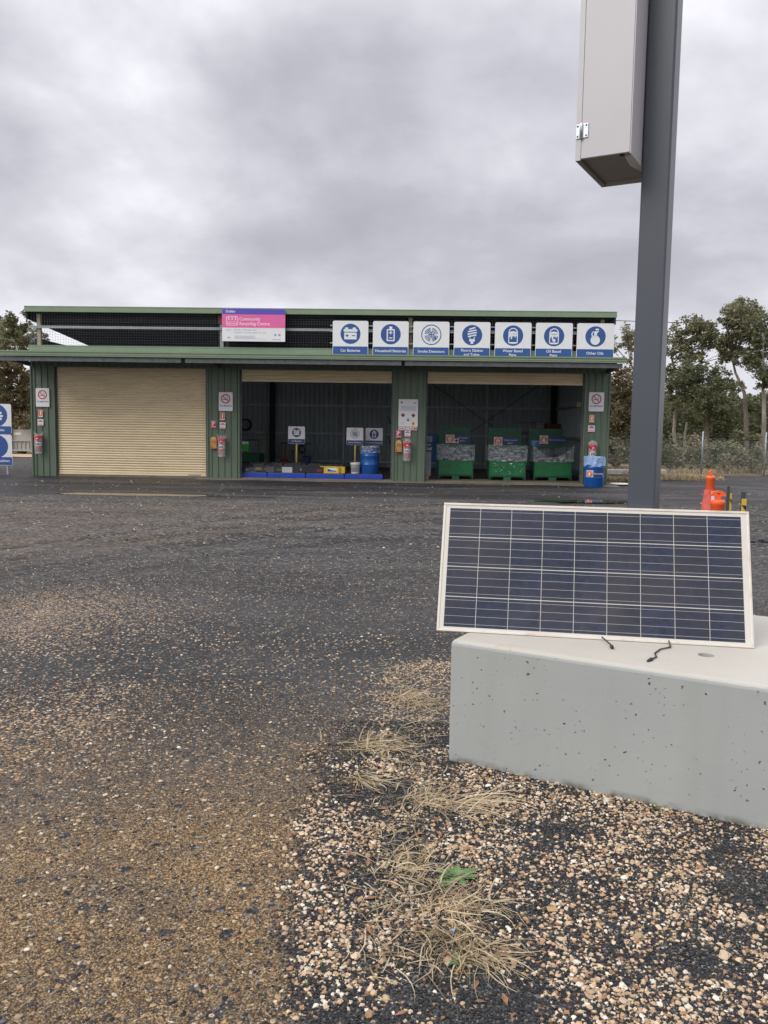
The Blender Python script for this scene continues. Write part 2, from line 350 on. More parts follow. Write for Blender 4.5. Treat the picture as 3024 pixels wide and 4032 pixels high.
# reddish earth stains
st = ramp(nse(.8, 6), [(.60, (0,0,0)), (.70, (1,1,1))])
col = mix(math_('MULTIPLY', math_('MULTIPLY', st, attr('dust')), .6), col, (.22,.13,.075))
wet = attr('wet')
wm = math_('MULTIPLY', wet, ramp(nse(.55, 6), [(.33, (.5,.5,.5)), (.55, (1,1,1))]))
col = mix(math_('MULTIPLY', wm, .78), col, (.024,.022,.022))
mps = nn(nt, 'ShaderNodeMapping'); mps.inputs['Scale'].default_value = (.16, .95, 1); mps.inputs['Rotation'].default_value = (0, 0, .06); L.new(tc.outputs['Object'], mps.inputs[0])
nst = nn(nt, 'ShaderNodeTexNoise'); nst.inputs['Scale'].default_value = 1.0; nst.inputs['Detail'].default_value = 7; nst.inputs['Roughness'].default_value = .68; nst.inputs['Distortion'].default_value = .4; L.new(mps.outputs[0], nst.inputs['Vector'])
geoY = nn(nt, 'ShaderNodeSeparateXYZ'); L.new(tc.outputs['Object'], geoY.inputs[0]); far = math_('MULTIPLY', math_('SUBTRACT', geoY.outputs[1], 6.0), .16, True)
col = mix(math_('MULTIPLY', ramp(nst.outputs[0], [(.50, (0,0,0)), (.64, (1,1,1))]), math_('MULTIPLY', far, .55)), col, (.150,.142,.135))
col = mix(math_('MULTIPLY', ramp(nst.outputs[0], [(.38, (1,1,1)), (.48, (0,0,0))]), math_('MULTIPLY', far, .6)), col, (.030,.029,.030))
d4, r4, g4, b4 = vor(26); d5, r5, g5, b5 = vor(11)
spk = math_('MULTIPLY', far, math_('SUBTRACT', 1, attr('wet')), True)
col = mix(math_('MULTIPLY', math_('GREATER_THAN', r4, .80), math_('MULTIPLY', spk, .62)), col, mix(g4, (.13,.125,.12), (.30,.28,.25)))
col = mix(math_('MULTIPLY', math_('LESS_THAN', r4, .30), math_('MULTIPLY', far, .55)), col, (.022,.021,.021))
col = mix(math_('MULTIPLY', math_('LESS_THAN', r5, .25), math_('MULTIPLY', far, .30)), col, (.030,.029,.028))
# leaf litter and dry grass floor outside the yard
lit = mix(nse(9, 8), (.11,.085,.045), (.36,.27,.15))
col = mix(attr('beyond'), col, lit)
L.new(col, p.inputs['Base Color'])
rg = math_('SUBTRACT', .82, math_('MULTIPLY', wm, .36)); L.new(rg, p.inputs['Roughness'])
p.inputs['Specular IOR Level'].default_value = .18
hgt = math_('ADD', math_('MULTIPLY', math_('SUBTRACT', 1, d1), 1.0), math_('MULTIPLY', math_('SUBTRACT', 1, d2), .45))
bp = nn(nt, 'ShaderNodeBump'); bp.inputs['Strength'].default_value = .85; bp.inputs['Distance'].default_value = .008; L.new(hgt, bp.inputs['Height'])
b2_ = nn(nt, 'ShaderNodeBump'); b2_.inputs['Strength'].default_value = .5; b2_.inputs['Distance'].default_value = .05; L.new(nse(3.5, 6, .7), b2_.inputs['Height']); L.new(bp.outputs[0], b2_.inputs['Normal'])
L.new(b2_.outputs[0], p.inputs['Normal'])
gme.materials.append(m)

# ------------------------------------------------------------------ loose stones (uncountable): real little rocks
def ico(sub):
    bm = bmesh.new(); bmesh.ops.create_icosphere(bm, subdivisions=sub, radius=1); bm.verts.index_update()
    v = np.array([x.co[:] for x in bm.verts]); f = np.array([[q.index for q in x.verts] for x in bm.faces]); bm.free(); return v, f
NR = np.random.default_rng(5)
def in_block(x, y, pad=.0):
    a = (x-BC.x)*BD.x + (y-BC.y)*BD.y; k = (x-BC.x)*BK.x + (y-BC.y)*BK.y
    return (a > -pad) & (a < BL+pad) & (k > -pad) & (k < BW+pad)
_ghc = {}
def rocks(name, label, xy, size, cols, flat, sub, smooth, mt):
    n = len(xy); bv, bf = ico(sub); nv = len(bv)
    j = 1 + NR.normal(0, .16, (n, nv, 1)); v = bv[None]*j
    sx = NR.uniform(.75, 1.3, (n, 1, 1)); sy = NR.uniform(.7, 1.1, (n, 1, 1))
    v = v*np.concatenate([sx, sy, np.full((n, 1, 1), flat)*NR.uniform(.75, 1.2, (n, 1, 1))], 2)*size[:, None, None]
    a = NR.uniform(0, 6.283, n); ca, sa = np.cos(a)[:, None], np.sin(a)[:, None]; tl = NR.normal(0, .28, n)[:, None]
    x, y, z = v[..., 0], v[..., 1], v[..., 2]
    z2 = z*np.cos(tl) + x*np.sin(tl); x2 = x*np.cos(tl) - z*np.sin(tl)
    X = x2*ca - y*sa + xy[:, 0:1]; Y = x2*sa + y*ca + xy[:, 1:2]
    g = np.array([gh(float(p_[0]), float(p_[1])) for p_ in xy])
    Z = z2 + g[:, None] + size[:, None]*flat*NR.uniform(.15, .75, (n, 1))
    P = np.stack([X, Y, Z], 2).reshape(-1, 3); F_ = (bf[None] + (np.arange(n)*nv)[:, None, None]).reshape(-1, 3)
    me = bpy.data.meshes.new(name); me.vertices.add(len(P)); me.vertices.foreach_set('co', P.ravel())
    me.loops.add(F_.size); me.loops.foreach_set('vertex_index', F_.ravel().astype(np.int32))
    me.polygons.add(len(F_)); me.polygons.foreach_set('loop_start', np.arange(0, F_.size, 3, dtype=np.int32)); me.polygons.foreach_set('loop_total', np.full(len(F_), 3, dtype=np.int32))
    me.polygons.foreach_set('use_smooth', np.full(len(F_), smooth))
    me.update(calc_edges=True)
    ca_ = me.attributes.new('stone', 'FLOAT_COLOR', 'POINT'); cc = np.concatenate([np.repeat(cols, nv, 0), np.ones((n*nv, 1))], 1); ca_.data.foreach_set('color', cc.ravel())
    me.materials.append(mt); o = bpy.data.objects.new(name, me); COL.objects.link(o); o['kind'] = 'stuff'; o['label'] = label; return o
m_stone = bpy.data.materials.new('loose_stone'); m_stone.use_nodes = True; nt2 = m_stone.node_tree
a_ = nn(nt2, 'ShaderNodeAttribute', attribute_name='stone'); pp = nt2.nodes['Principled BSDF']; nt2.links.new(a_.outputs['Color'], pp.inputs['Base Color']); pp.inputs['Roughness'].default_value = .7; pp.inputs['Specular IOR Level'].default_value = .22
def scatter(n, x0, x1, y0, y1, test, power=1.0):
    out = []
    while len(out) < n:
        x = rnd.uniform(x0, x1); y = y0 + (y1-y0)*rnd.random()**power
        if abs(x) > .53*y + .15 or in_block(x, y, -.01): continue
        if test(x, y): out.append((x, y))
    return np.array(out)
def tancols(n):
    t = NR.random((n, 1)); base = np.where(t < .15, [[.30, .18, .10]], np.where(t < .55, [[.48, .34, .21]], np.where(t < .86, [[.58, .45, .31]], [[.66, .60, .49]])))
    return base*NR.uniform(.75, 1.15, (n, 1))
def darkcols(n):
    t = NR.random((n, 1)); return np.where(t < .7, [[.028, .028, .030]], np.where(t < .93, [[.062, .062, .064]], [[.13, .12, .115]]))*NR.uniform(.7, 1.4, (n, 1))
def wl(x, y): return x - float(wedge_x(y)) + .10*fbm(x, y, .9, 3.1) + .05*fbm(x, y, 3.2, 5.5, 3)
def w_in(x, y): return wl(x, y) > rnd.gauss(.0, .05) and y < 5.9 + .3*fbm(x, y, 1.0, 4.4)
clump = lambda x, y: .42 + .9*fbm(x, y, 2.4, 8.0, 3) + .35*fbm(x, y, .7, 2.2)
q = scatter(60000, -.5, 2.0, 1.9, 4.5, w_in, 1.25)
rocks('dark_gravel', 'small charcoal stones heaped in the loose verge', q, NR.uniform(.0030, .0056, len(q)), darkcols(len(q)), .75, 1, False, m_stone)
q = scatter(12500, -.5, 2.0, 1.9, 4.6, lambda x, y: w_in(x, y) and rnd.random() < clump(x, y), 1.15)
rocks('tan_pebbles', 'tan and cream pebbles strewn over the verge', q, NR.gamma(3.6, .00095, len(q)) + .0022, tancols(len(q)), .60, 2, False, m_stone)
q = scatter(5200, -1.2, 3.2, 4.4, 6.6, lambda x, y: w_in(x, y) and rnd.random() < clump(x, y)+.1)
rocks('far_tan_pebbles', 'pale pebbles on the verge beside and behind the block', q, NR.uniform(.003, .008, len(q)), tancols(len(q)), .6, 1, True, m_stone)
q = scatter(17000, -2.6, .3, 1.9, 5.2, lambda x, y: wl(x, y) < .02 + rnd.gauss(0, .05))
t = NR.random((len(q), 1)); cc = np.where(t < .6, tancols(len(q))*.62, darkcols(len(q))*1.5)
rocks('track_grit_stones', 'fine brown and dark stones pressed into the driving track', q, NR.gamma(2.4, .0009, len(q)) + .0016, cc, .5, 1, False, m_stone)
q = scatter(450, -2.8, .2, 1.9, 6.5, lambda x, y: wl(x, y) < 0)
rocks('stray_pebbles', 'stray tan pebbles on the driving track', q, NR.uniform(.005, .011, len(q)), tancols(len(q)), .55, 2, True, m_stone)
q = scatter(6500, -5.0, 3.4, 5.0, 10.5, lambda x, y: rnd.random() < .25 + 1.5*math.exp(-(((x+3.1)/1.1)**2 + ((y-6.9)/1.2)**2)))
t = NR.random((len(q), 1)); cc = np.where(t < .62, tancols(len(q))*.8, darkcols(len(q))*2.2)
rocks('yard_stones', 'mixed pale and grey stones scattered over the yard', q, NR.uniform(.004, .011, len(q)), cc, .5, 1, False, m_stone)
q = np.array([(rnd.uniform(-13, 11), rnd.uniform(10, 25.2)) for _ in range(2600)]); t = NR.random((len(q), 1)); cc = np.where(t < .4, tancols(len(q)), darkcols(len(q))*2)
rocks('distant_yard_stones', 'single stones scattered far across the yard', q, NR.uniform(.007, .02, len(q)), cc, .5, 1, False, m_stone)

# puddles lying in the hollows before the shed
m_water = bpy.data.materials.new('puddle_water'); m_water.use_nodes = True; pw = m_water.node_tree.nodes['Principled BSDF']
pw.inputs['Base Color'].default_value = (.035, .028, .02, 1); pw.inputs['Roughness'].default_value = .035; pw.inputs['IOR'].default_value = 1.33; pw.inputs['Specular IOR Level'].default_value = 1.0
def puddle(cx, cy, lx, ly, seed, rot=0.0):
    b = MB(); n = 90; ps = []
    for i in range(n):
        a = 2*math.pi*i/n; r = 1 + .55*noise.noise(Vector((math.cos(a)*1.7+seed, math.sin(a)*1.7, seed))) + .16*noise.noise(Vector((math.cos(a)*7+seed, math.sin(a)*7, seed)))
        x, y = lx*r*math.cos(a), ly*r*math.sin(a)*(1+.3*math.cos(a*2)); ps.append((cx + x*math.cos(rot)-y*math.sin(rot), cy + x*math.sin(rot)+y*math.cos(rot), .003))
    b.add([(cx, cy, .003)] + ps, [(0, 1+i, 1+(i+1) % n) for i in range(n)]); o = b.build('puddle', m_water); o['kind'] = 'structure'; return o
pa, pb = at(130*1.823, 1066*1.823), at(430*1.823, 1070*1.823)
puddle((pa.x+pb.x)/2, (pa.y+pb.y)/2, 1.8, .5, 2.0, -.02)['label'] = 'thin tan reflecting puddle before the closed door'
puddle(-3.6, 19.5, .9, .10, 5.0)['label'] = 'tiny shallow puddle tail'
pa, pb = at(1175*1.823, 1083*1.823), at(1350*1.823, 1083*1.823)
puddle((pa.x+pb.x)/2+.1, (pa.y+pb.y)/2+.05, 1.25, .55, 7.0)['label'] = 'dark reflecting puddle beyond the solar panel'

# ------------------------------------------------------------------ concrete block
m_conc = bpy.data.materials.new('cast_concrete'); m_conc.use_nodes = True; nt = m_conc.node_tree; L = nt.links; p = nt.nodes['Principled BSDF']
tc = nn(nt, 'ShaderNodeTexCoord'); nb = nse(1.6, 6, .6); nf = nse(40, 5)
cc = mix(nb, (.30,.325,.315), (.38,.395,.38)); cc = mix(math_('MULTIPLY', nf, .22), cc, (.44,.44,.42))
mpz = nn(nt, 'ShaderNodeMapping'); mpz.inputs['Scale'].default_value = (5, 5, .5); L.new(tc.outputs['Object'], mpz.inputs[0]); nzs = nn(nt, 'ShaderNodeTexNoise'); nzs.inputs['Scale'].default_value = 1.5; nzs.inputs['Detail'].default_value = 6; L.new(mpz.outputs[0], nzs.inputs['Vector'])
cc = mix(ramp(nzs.outputs[0], [(.45, (0,0,0)), (.75, (.25,.25,.25))]), cc, (.27,.27,.25))
geo = nn(nt, 'ShaderNodeSeparateXYZ'); L.new(tc.outputs['Object'], geo.inputs[0])
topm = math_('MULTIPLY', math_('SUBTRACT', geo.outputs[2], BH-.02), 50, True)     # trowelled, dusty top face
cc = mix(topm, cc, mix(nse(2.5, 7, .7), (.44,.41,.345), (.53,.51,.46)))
rs = ramp(nse(2.2, 7, .75), [(.56, (0,0,0)), (.70, (1,1,1))])
cc = mix(math_('MULTIPLY', math_('MULTIPLY', rs, topm), .6), cc, (.46,.28,.15))
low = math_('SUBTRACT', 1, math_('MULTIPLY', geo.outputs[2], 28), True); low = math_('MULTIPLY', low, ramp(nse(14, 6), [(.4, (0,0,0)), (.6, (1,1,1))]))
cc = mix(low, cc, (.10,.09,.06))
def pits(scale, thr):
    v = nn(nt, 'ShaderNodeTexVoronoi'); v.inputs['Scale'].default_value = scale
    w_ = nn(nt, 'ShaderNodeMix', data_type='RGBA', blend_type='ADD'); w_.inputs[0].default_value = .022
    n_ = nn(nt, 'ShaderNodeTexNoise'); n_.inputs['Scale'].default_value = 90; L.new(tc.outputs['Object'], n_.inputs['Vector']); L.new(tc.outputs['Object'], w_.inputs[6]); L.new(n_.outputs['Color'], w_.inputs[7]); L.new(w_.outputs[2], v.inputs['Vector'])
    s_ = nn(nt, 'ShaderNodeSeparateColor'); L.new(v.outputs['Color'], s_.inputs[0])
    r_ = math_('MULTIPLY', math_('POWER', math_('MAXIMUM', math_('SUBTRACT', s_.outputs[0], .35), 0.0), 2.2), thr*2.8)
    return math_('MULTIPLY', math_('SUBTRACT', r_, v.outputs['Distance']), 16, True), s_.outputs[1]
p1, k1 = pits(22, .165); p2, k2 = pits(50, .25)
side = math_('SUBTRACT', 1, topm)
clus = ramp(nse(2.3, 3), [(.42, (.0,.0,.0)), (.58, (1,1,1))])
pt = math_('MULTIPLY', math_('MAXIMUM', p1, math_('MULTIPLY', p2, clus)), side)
cc = mix(math_('MULTIPLY', pt, .85), cc, mix(math_('GREATER_THAN', k1, .86), (.05,.052,.05), (.12,.03,.015)))  # shade and dirt inside the pores put into the colour, a few pores rusty
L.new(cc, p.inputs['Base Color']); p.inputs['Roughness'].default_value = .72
bp = nn(nt, 'ShaderNodeBump'); bp.inputs['Distance'].default_value = .012; bp.inputs['Strength'].default_value = 1; bp.invert = True; L.new(pt, bp.inputs['Height'])
bq = nn(nt, 'ShaderNodeBump'); bq.inputs['Distance'].default_value = .002; bq.inputs['Strength'].default_value = .4; L.new(nf, bq.inputs['Height']); L.new(bp.outputs[0], bq.inputs['Normal'])
L.new(bq.outputs[0], p.inputs['Normal'])
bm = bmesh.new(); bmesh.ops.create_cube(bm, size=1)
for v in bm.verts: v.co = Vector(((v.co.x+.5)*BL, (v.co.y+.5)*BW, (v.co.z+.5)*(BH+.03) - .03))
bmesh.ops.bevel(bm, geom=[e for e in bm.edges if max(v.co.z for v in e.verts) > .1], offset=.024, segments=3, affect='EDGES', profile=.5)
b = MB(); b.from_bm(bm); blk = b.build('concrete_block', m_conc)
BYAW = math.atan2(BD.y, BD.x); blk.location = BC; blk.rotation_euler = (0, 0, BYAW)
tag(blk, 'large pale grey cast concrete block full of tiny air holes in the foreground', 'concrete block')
for hx, hy in ((1.113, .381), (1.75, 1.1)):
    cb = MB(); cb.lathe([(0, BH-.09), (.036, BH-.09), (.036, BH+.05), (0, BH+.05)], 24, (hx, hy, 0), False); co = cb.build('cutter', m_conc); co.matrix_world = blk.matrix_world if False else Matrix.LocRotScale(BC, Matrix.Rotation(BYAW, 3, 'Z').to_quaternion(), None)
    md = blk.modifiers.new('b', 'BOOLEAN'); md.object = co; md.operation = 'DIFFERENCE'; md.solver = 'EXACT'
    bpy.context.view_layer.update()
    me = bpy.data.meshes.new_from_object(blk.evaluated_get(bpy.context.evaluated_depsgraph_get())); blk.modifiers.clear(); blk.data = me
    bpy.data.objects.remove(co)
blk.data.name = 'concrete_block'
def BP(a, k, z=0.0): return BC + BD*a + BK*k + Vector((0, 0, z))

# ------------------------------------------------------------------ pole and cabinet
PS = .138; m0, m1 = .2905, .3235
Dl = PS*(BD.x - m1*BD.y)/(m1-m0); PL = Vector((m0*Dl, Dl, 0)); rel = PL - BC; pa_, pk_ = rel.dot(BD), rel.dot(BK)
pole = thing('steel_pole', 'tall square charcoal steel pole rising from the concrete block', 'pole', BP(pa_+PS/2, pk_+PS/2, BH), BYAW)
b = MB(); bm = bmesh.new(); bmesh.ops.create_cube(bm, size=1)
for v in bm.verts: v.co = Vector((v.co.x*PS, v.co.y*PS, (v.co.z+.5)*5.2 + .012))
bmesh.ops.bevel(bm, geom=[e for e in bm.edges if abs(e.verts[0].co.z - e.verts[1].co.z) > 1], offset=.011, segments=4, affect='EDGES', profile=.5)
b.from_bm(bm); b.build('shaft', m_pole, pole)
b = MB(); b.bbox(-.15, .15, -.15, .15, .0, .014, .003); b.build('base_plate', m_galv, pole)
b = MB()
for sx in (-.12, .12):
    for sy in (-.12, .12): b = MB(); b.lathe([(0, .014), (.015, .014), (.015, .03), (.008, .031), (.008, .05), (0, .05)], 6, (sx, sy, 0), False); b.build('bolt', m_galv, pole)

CWd, CD_, CH_ = .268, .50, 1.25; cz = 2.925
cabo = thing('equipment_cabinet', 'long light grey metal cabinet hung high on the side of the pole', 'cabinet', BP(pa_ - CWd - .002, pk_ - .222, cz), BYAW)
b = MB(); t_ = .004
b.box(0, t_, .012, CD_, 0, CH_); b.box(CWd-t_, CWd, .0, CD_, 0, CH_); b.box(t_, CWd-t_, CD_-t_, CD_, 0, CH_); b.box(t_, CWd-t_, .012, CD_-t_, CH_-t_, CH_)
b.box(0, .026, 0, .0115, 0, CH_); b.build('housing', m_cab, cabo)
b = MB(); b.bbox(.0285, CWd-t_-.001, -.003, .012, .006, CH_-.006, .002); b.build('door', m_cab, cabo)
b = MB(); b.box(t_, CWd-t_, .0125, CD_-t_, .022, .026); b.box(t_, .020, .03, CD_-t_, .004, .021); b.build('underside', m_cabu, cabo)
b = MB(); b.add([(CWd-t_-.035, .05, .002), (CWd-t_, .03, .002), (CWd-t_, CD_-.12, .002), (CWd-t_-.012, CD_-.17, .002), (CWd-t_-.045, .2, .002), (CWd-t_-.035, .05, .020), (CWd-t_, .03, .020), (CWd-t_, CD_-.12, .020), (CWd-t_-.012, CD_-.17, .020), (CWd-t_-.045, .2, .020)],
      [(4,3,2,1,0), (5,6,7,8,9)] + [(i, (i+1)%5, (i+1)%5+5, i+5) for i in range(5)]); b.build('flange', m_cab, cabo)
b = MB(); b.lathe([(0, 0), (.011, 0), (.011, .012), (0, .012)], 12, (CWd-.055, .055, .009)); b.build('cable_gland', m_black, cabo)
h = MB(); zc = .135
h.bbox(-.0, .027, -.005, -.001, zc-.034, zc+.034, .0015); h.bbox(.030, .062, -.008, -.004, zc-.034, zc+.034, .0015); h.lathe([(.0, -.036), (.0085, -.036), (.0085, .028), (.006, .036), (0, .038)], 14, (.0285, -.010, zc))
hg = h.build('hinge', m_hinge, cabo)
h = MB()
for x_, y_ in ((.009, -.0052), (.052, -.0082)):
    for dz in (-.024, .024):
        h = MB(); bm = bmesh.new(); bmesh.ops.create_uvsphere(bm, u_segments=10, v_segments=6, radius=.0045); h.from_bm(bm, Matrix.Translation((x_, y_, zc+dz))); h.build('screw', m_galvd, hg)


# ------------------------------------------------------------------ solar panel leaning on the pole
PBL = at(1719, 2488, BH) ; PBR = at(2967, 2559, BH); e_ = (PBR-PBL).normalized(); PYAW = math.atan2(e_.y, e_.x); TILT = 21.5
pan = thing('solar_panel', 'used blue solar panel in a cream frame leaning on the pole', 'solar panel', PBL + Vector((0, .02, .003)), PYAW)
pan.rotation_euler = Matrix.LocRotScale(None, (Matrix.Rotation(PYAW, 3, 'Z') @ Matrix.Rotation(-rad(TILT), 3, 'X')).to_quaternion(), None).to_euler()
PW, PH = 1.512, .674
b = MB(); fw = .012
b.bbox(0, PW, 0, .035, 0, fw, .002); b.bbox(0, PW, 0, .035, PH-fw, PH, .002); b.bbox(0, fw, .0005, .0345, fw, PH-fw, .002); b.bbox(PW-fw, PW, .0005, .0345, fw, PH-fw, .002)
b.box(fw, PW-fw, .031, .0345, fw, .04); b.box(fw, PW-fw, .031, .0345, PH-.04, PH-fw)
b.build('frame', m_frame, pan)
m_back = mat('cream_backsheet', (.62, .60, .54), rough=.25, var=.04, coat=.6, dirt=(.40,.22,.10), dirt_amt=.3, dscale=3)
b = MB(); b.box(fw, PW-fw, .0045, .0085, fw, PH-fw); b.build('backsheet', m_back, pan)
m_cell = bpy.data.materials.new('silicon_cell'); m_cell.use_nodes = True; nt = m_cell.node_tree; L = nt.links; p = nt.nodes['Principled BSDF']
tc = nn(nt, 'ShaderNodeTexCoord'); gi = nn(nt, 'ShaderNodeNewGeometry'); _, ra, rb, rc_ = vor(42)
cb_ = mix(ra, (.012,.017,.036), (.020,.030,.062)); cb_ = mix(math_('MULTIPLY', gi.outputs['Random Per Island'], .8), cb_, (.026,.027,.036))
dst = ramp(nse(2.0, 7, .7), [(.45, (0,0,0)), (.75, (1,1,1))]); cb_ = mix(math_('MULTIPLY', dst, .2), cb_, (.20,.16,.13))
L.new(cb_, p.inputs['Base Color']); p.inputs['Roughness'].default_value = .4; p.inputs['Specular IOR Level'].default_value = .2; p.inputs['Coat Weight'].default_value = .75; p.inputs['Coat Roughness'].default_value = .05
cx0, cx1, cz0, cz1 = .033, PW-.038, .022, PH-.026; cw_, ch_ = (cx1-cx0)/9, (cz1-cz0)/4
b = MB(); bb = MB()
for i in range(9):
    for j in range(4):
        x0, x1, z0, z1 = cx0+i*cw_+.0014, cx0+(i+1)*cw_-.0014, cz0+j*ch_+.0022, cz0+(j+1)*ch_-.0022
        b.box(x0, x1, .0036, .0044, z0, z1)
        for f_ in (.10, .365, .635, .90): bb.box(x0-.0013, x1+.0013, .0031, .0035, z0+(z1-z0)*f_-.0006, z0+(z1-z0)*f_+.0006)
b.build('cells', m_cell, pan); bb.build('busbars', mat('silver_busbar', (.50,.52,.57), rough=.35, var=.05), pan)
b = MB(); b.bbox(PW*.42, PW*.52, .009, .028, PH-.16, PH-.06, .004); b.build('junction_box', m_black, pan)
# cables poking from beneath
def cable(pts, label, conn):
    t = thing('panel_cable', label, 'cable', pts[0], 0, 'cables of the solar panel'); P = [p_ - Vector(pts[0]) for p_ in map(Vector, pts)]
    b = MB(); b.tube(P, .0034, 8); b.build('wire', m_black, t)
    d_ = (P[-1]-P[-2]).normalized(); b = MB(); q0 = P[-1]
    b.tube([q0, q0+d_*.012, q0+d_*.0121, q0+d_*.032, q0+d_*.0321, q0+d_*conn], [.006, .009, .0075, .0075, .0055, .0045], 10); b.build('connector', m_black, t)
zt = BH + .006
p1_, p2_, p3_, p4_, p5_ = at(2640, 2548, zt), at(2600, 2556, zt), at(2578, 2572, zt), at(2585, 2586, zt), at(2568, 2594, zt)
cable([p1_ + Vector((.03, .12, .01)), p1_, p2_, p3_, p4_, p5_], 'black cable curling out from under the panel with its plug lying left', .05)
q1, q2 = at(2404, 2538, zt+.004), at(2407, 2543, zt+.004)
cable([q1 + Vector((-.01, .12, .006)), q1 + Vector((0, .012, 0)), q1, q2], 'short cable plug peeping from under the middle of the panel', .020)
# ------------------------------------------------------------------ grass
def blades(name, n, cx, cy, spread, length, z0=0.0, lay=.8, w=.0035, mt=None, parent=None, az=None, azs=3.2, seedr=None, aspect=1.0):
    """a clump of bent, tapering blades as one mesh; local to parent"""
    vs = []; fs = []; ti = []
    for _ in range(n):
        bx, by = rnd.gauss(0, spread), rnd.gauss(0, spread)*aspect; a = rnd.uniform(0, 6.283) if az is None else rnd.gauss(az, azs)
        Lh = length*rnd.uniform(.35, 1.15); l = min(.98, max(.05, rnd.gauss(lay, .2))); d = Vector((math.cos(a), math.sin(a), 0)); sd = Vector((-d.y, d.x, 0))
        k = 5; prev = Vector((cx+bx, cy+by, z0)); el = (1-l)*1.4 + .1; ww = w*rnd.uniform(.3, 1.5); base = len(vs); tt = rnd.random(); curl = rnd.gauss(0, .8)
        kink = rnd.randint(1, 4) if rnd.random() < .4 else 9; kz = rnd.uniform(-1.3, 1.3)
        for i in range(k+1):
            f = i/k; wd = ww*(1-f*.85); vs.append(prev - sd*wd/2); vs.append(prev + sd*wd/2 + Vector((0, 0, ww*.3)))
            e2 = el*(1-f*1.5); aa = curl*f + (kz if i >= kink else 0); d2 = (d*math.cos(aa) + sd*math.sin(aa)); prev = prev + (d2*math.cos(e2) + Vector((0, 0, math.sin(e2))))*Lh/k
            if prev.z < z0+.003: prev.z = z0 + .003 + rnd.random()*.004
        for i in range(k): fs.append((base+2*i, base+2*i+1, base+2*i+3, base+2*i+2)); 
        ti += [tt]*(2*(k+1))
    me = bpy.data.meshes.new(name); me.from_pydata(vs, [], fs); at_ = me.attributes.new('tint', 'FLOAT', 'POINT'); at_.data.foreach_set('value', ti)
    me.materials.append(mt or lm_straw); o = bpy.data.objects.new(name, me); COL.objects.link(o)
    if parent: o.parent = parent
    return o
def tuft(px, py, n, sp, ln, label, az=None, azs=.9, asp=1.0, lay=.82):
    P = at(px*1.823, py*1.823); P.z = gh(P.x, P.y)
    t = blades('dry_grass_tuft', int(n*.72), 0, 0, sp*1.0, ln*.85, 0, min(.93, lay+.08), .0046, az=az, azs=azs, aspect=asp); t.location = P
    tag(t, label, 'grass tuft', 'dry grass tufts in the pebble verge'); return t
tuft(885, 1508, 120, .07, .24, 'small dry grass tuft farthest back, left of the block')
tuft(905, 1522, 60, .09, .18, 'flattened dry tuft touching the left side of the block', az=.1)
tuft(800, 1612, 300, .075, .24, 'bushy straw tuft farthest left on the verge, long stalks reaching over the track')
tuft(782, 1680, 110, .03, .20, 'drooping straw below the bushiest tuft', az=-1.5, azs=.5)
tuft(700, 1625, 22, .03, .42, 'few long bent stalks lying leftward onto the track', az=3.2, azs=.3)
tuft(930, 1732, 170, .065, .22, 'straw tuft lying before the lower left corner of the block', az=None, asp=.5)
tuft(985, 1745, 70, .05, .34, 'pale straw swept right along the front of the block', az=-.2, azs=.5)
tuft(870, 1880, 170, .07, .19, 'matted brown straw left of the green weed', asp=.8)
tuft(900, 1850, 26, .05, .20, 'sparse upright stalks above the matted straw', lay=.35)
tuft(985, 1965, 230, .065, .20, 'dense straw tuft just below the green weed')
tuft(1005, 2040, 190, .05, .26, 'nearest large straw tuft fanning down and to the left', az=-2.4, azs=.9)
tuft(1040, 2060, 60, .04, .22, 'straw blades curving right of the nearest tuft', az=-1.2, azs=.5)
tuft(830, 2075, 30, .05, .20, 'thin scatter of stalks left of the nearest tuft')
o = blades('green_sprouts', 1, 0, 0, .01, .01, mt=m_weed); bpy.data.objects.remove(o)
def straw_strip():
    vs = []; fs = []; ti = []
    for _ in range(520):
        f = rnd.random(); y = 2.35 + 3.3*f**1.2; x = .13 - .06*math.sin((y-2.3)*2.1) + rnd.gauss(0, .085) + (.10*(y > 3.3)*(y < 3.7)*rnd.random()); L_ = rnd.uniform(.03, .16); a = rnd.uniform(0, 6.28); z = gh(x, y) + .008
        if in_block(x, y, .01): continue
        d = Vector((math.cos(a), math.sin(a), 0)); s2 = Vector((-d.y, d.x, 0)); w_ = rnd.uniform(.001, .003); p0 = Vector((x, y, z)); p1 = p0 + d*L_*.5 + Vector((0, 0, rnd.uniform(0, .012))); p2 = p1 + (d + s2*rnd.uniform(-.6, .6))*L_*.5 + Vector((0, 0, rnd.uniform(-.004, .01))); i0 = len(vs)
        vs += [p0-s2*w_*.5, p0+s2*w_*.5, p1-s2*w_, p1+s2*w_, p2-s2*w_*.3, p2+s2*w_*.3]; fs += [(i0, i0+1, i0+3, i0+2), (i0+2, i0+3, i0+5, i0+4)]; ti += [rnd.random()]*6
    me = bpy.data.meshes.new('loose_straw'); me.from_pydata(vs, [], fs); q_ = me.attributes.new('tint', 'FLOAT', 'POINT'); q_.data.foreach_set('value', ti); me.materials.append(lm_straw); o = bpy.data.objects.new('loose_straw', me); COL.objects.link(o); o['kind'] = 'stuff'; o['label'] = 'broken straw stalks lying along the verge'
straw_strip()
vs_ = MB()
for _ in range(120):
    y = rnd.uniform(2.2, 4.6); x = rnd.uniform(-.25, .32)
    if wl(x, y) < 0 or in_block(x, y): continue
    z = gh(x, y)
    for k in range(rnd.randint(2, 4)):
        a = rnd.uniform(0, 6.28); hh = rnd.uniform(.012, .03); vs_.add([(x-.0012, y, z), (x+.0012, y, z), (x+.6*hh*math.cos(a), y+.6*hh*math.sin(a), z+hh)], [(0,1,2)])
o = vs_.build('green_sprouts', m_weed); o['kind'] = 'stuff'; o['label'] = 'tiny green seedlings between the pebbles'
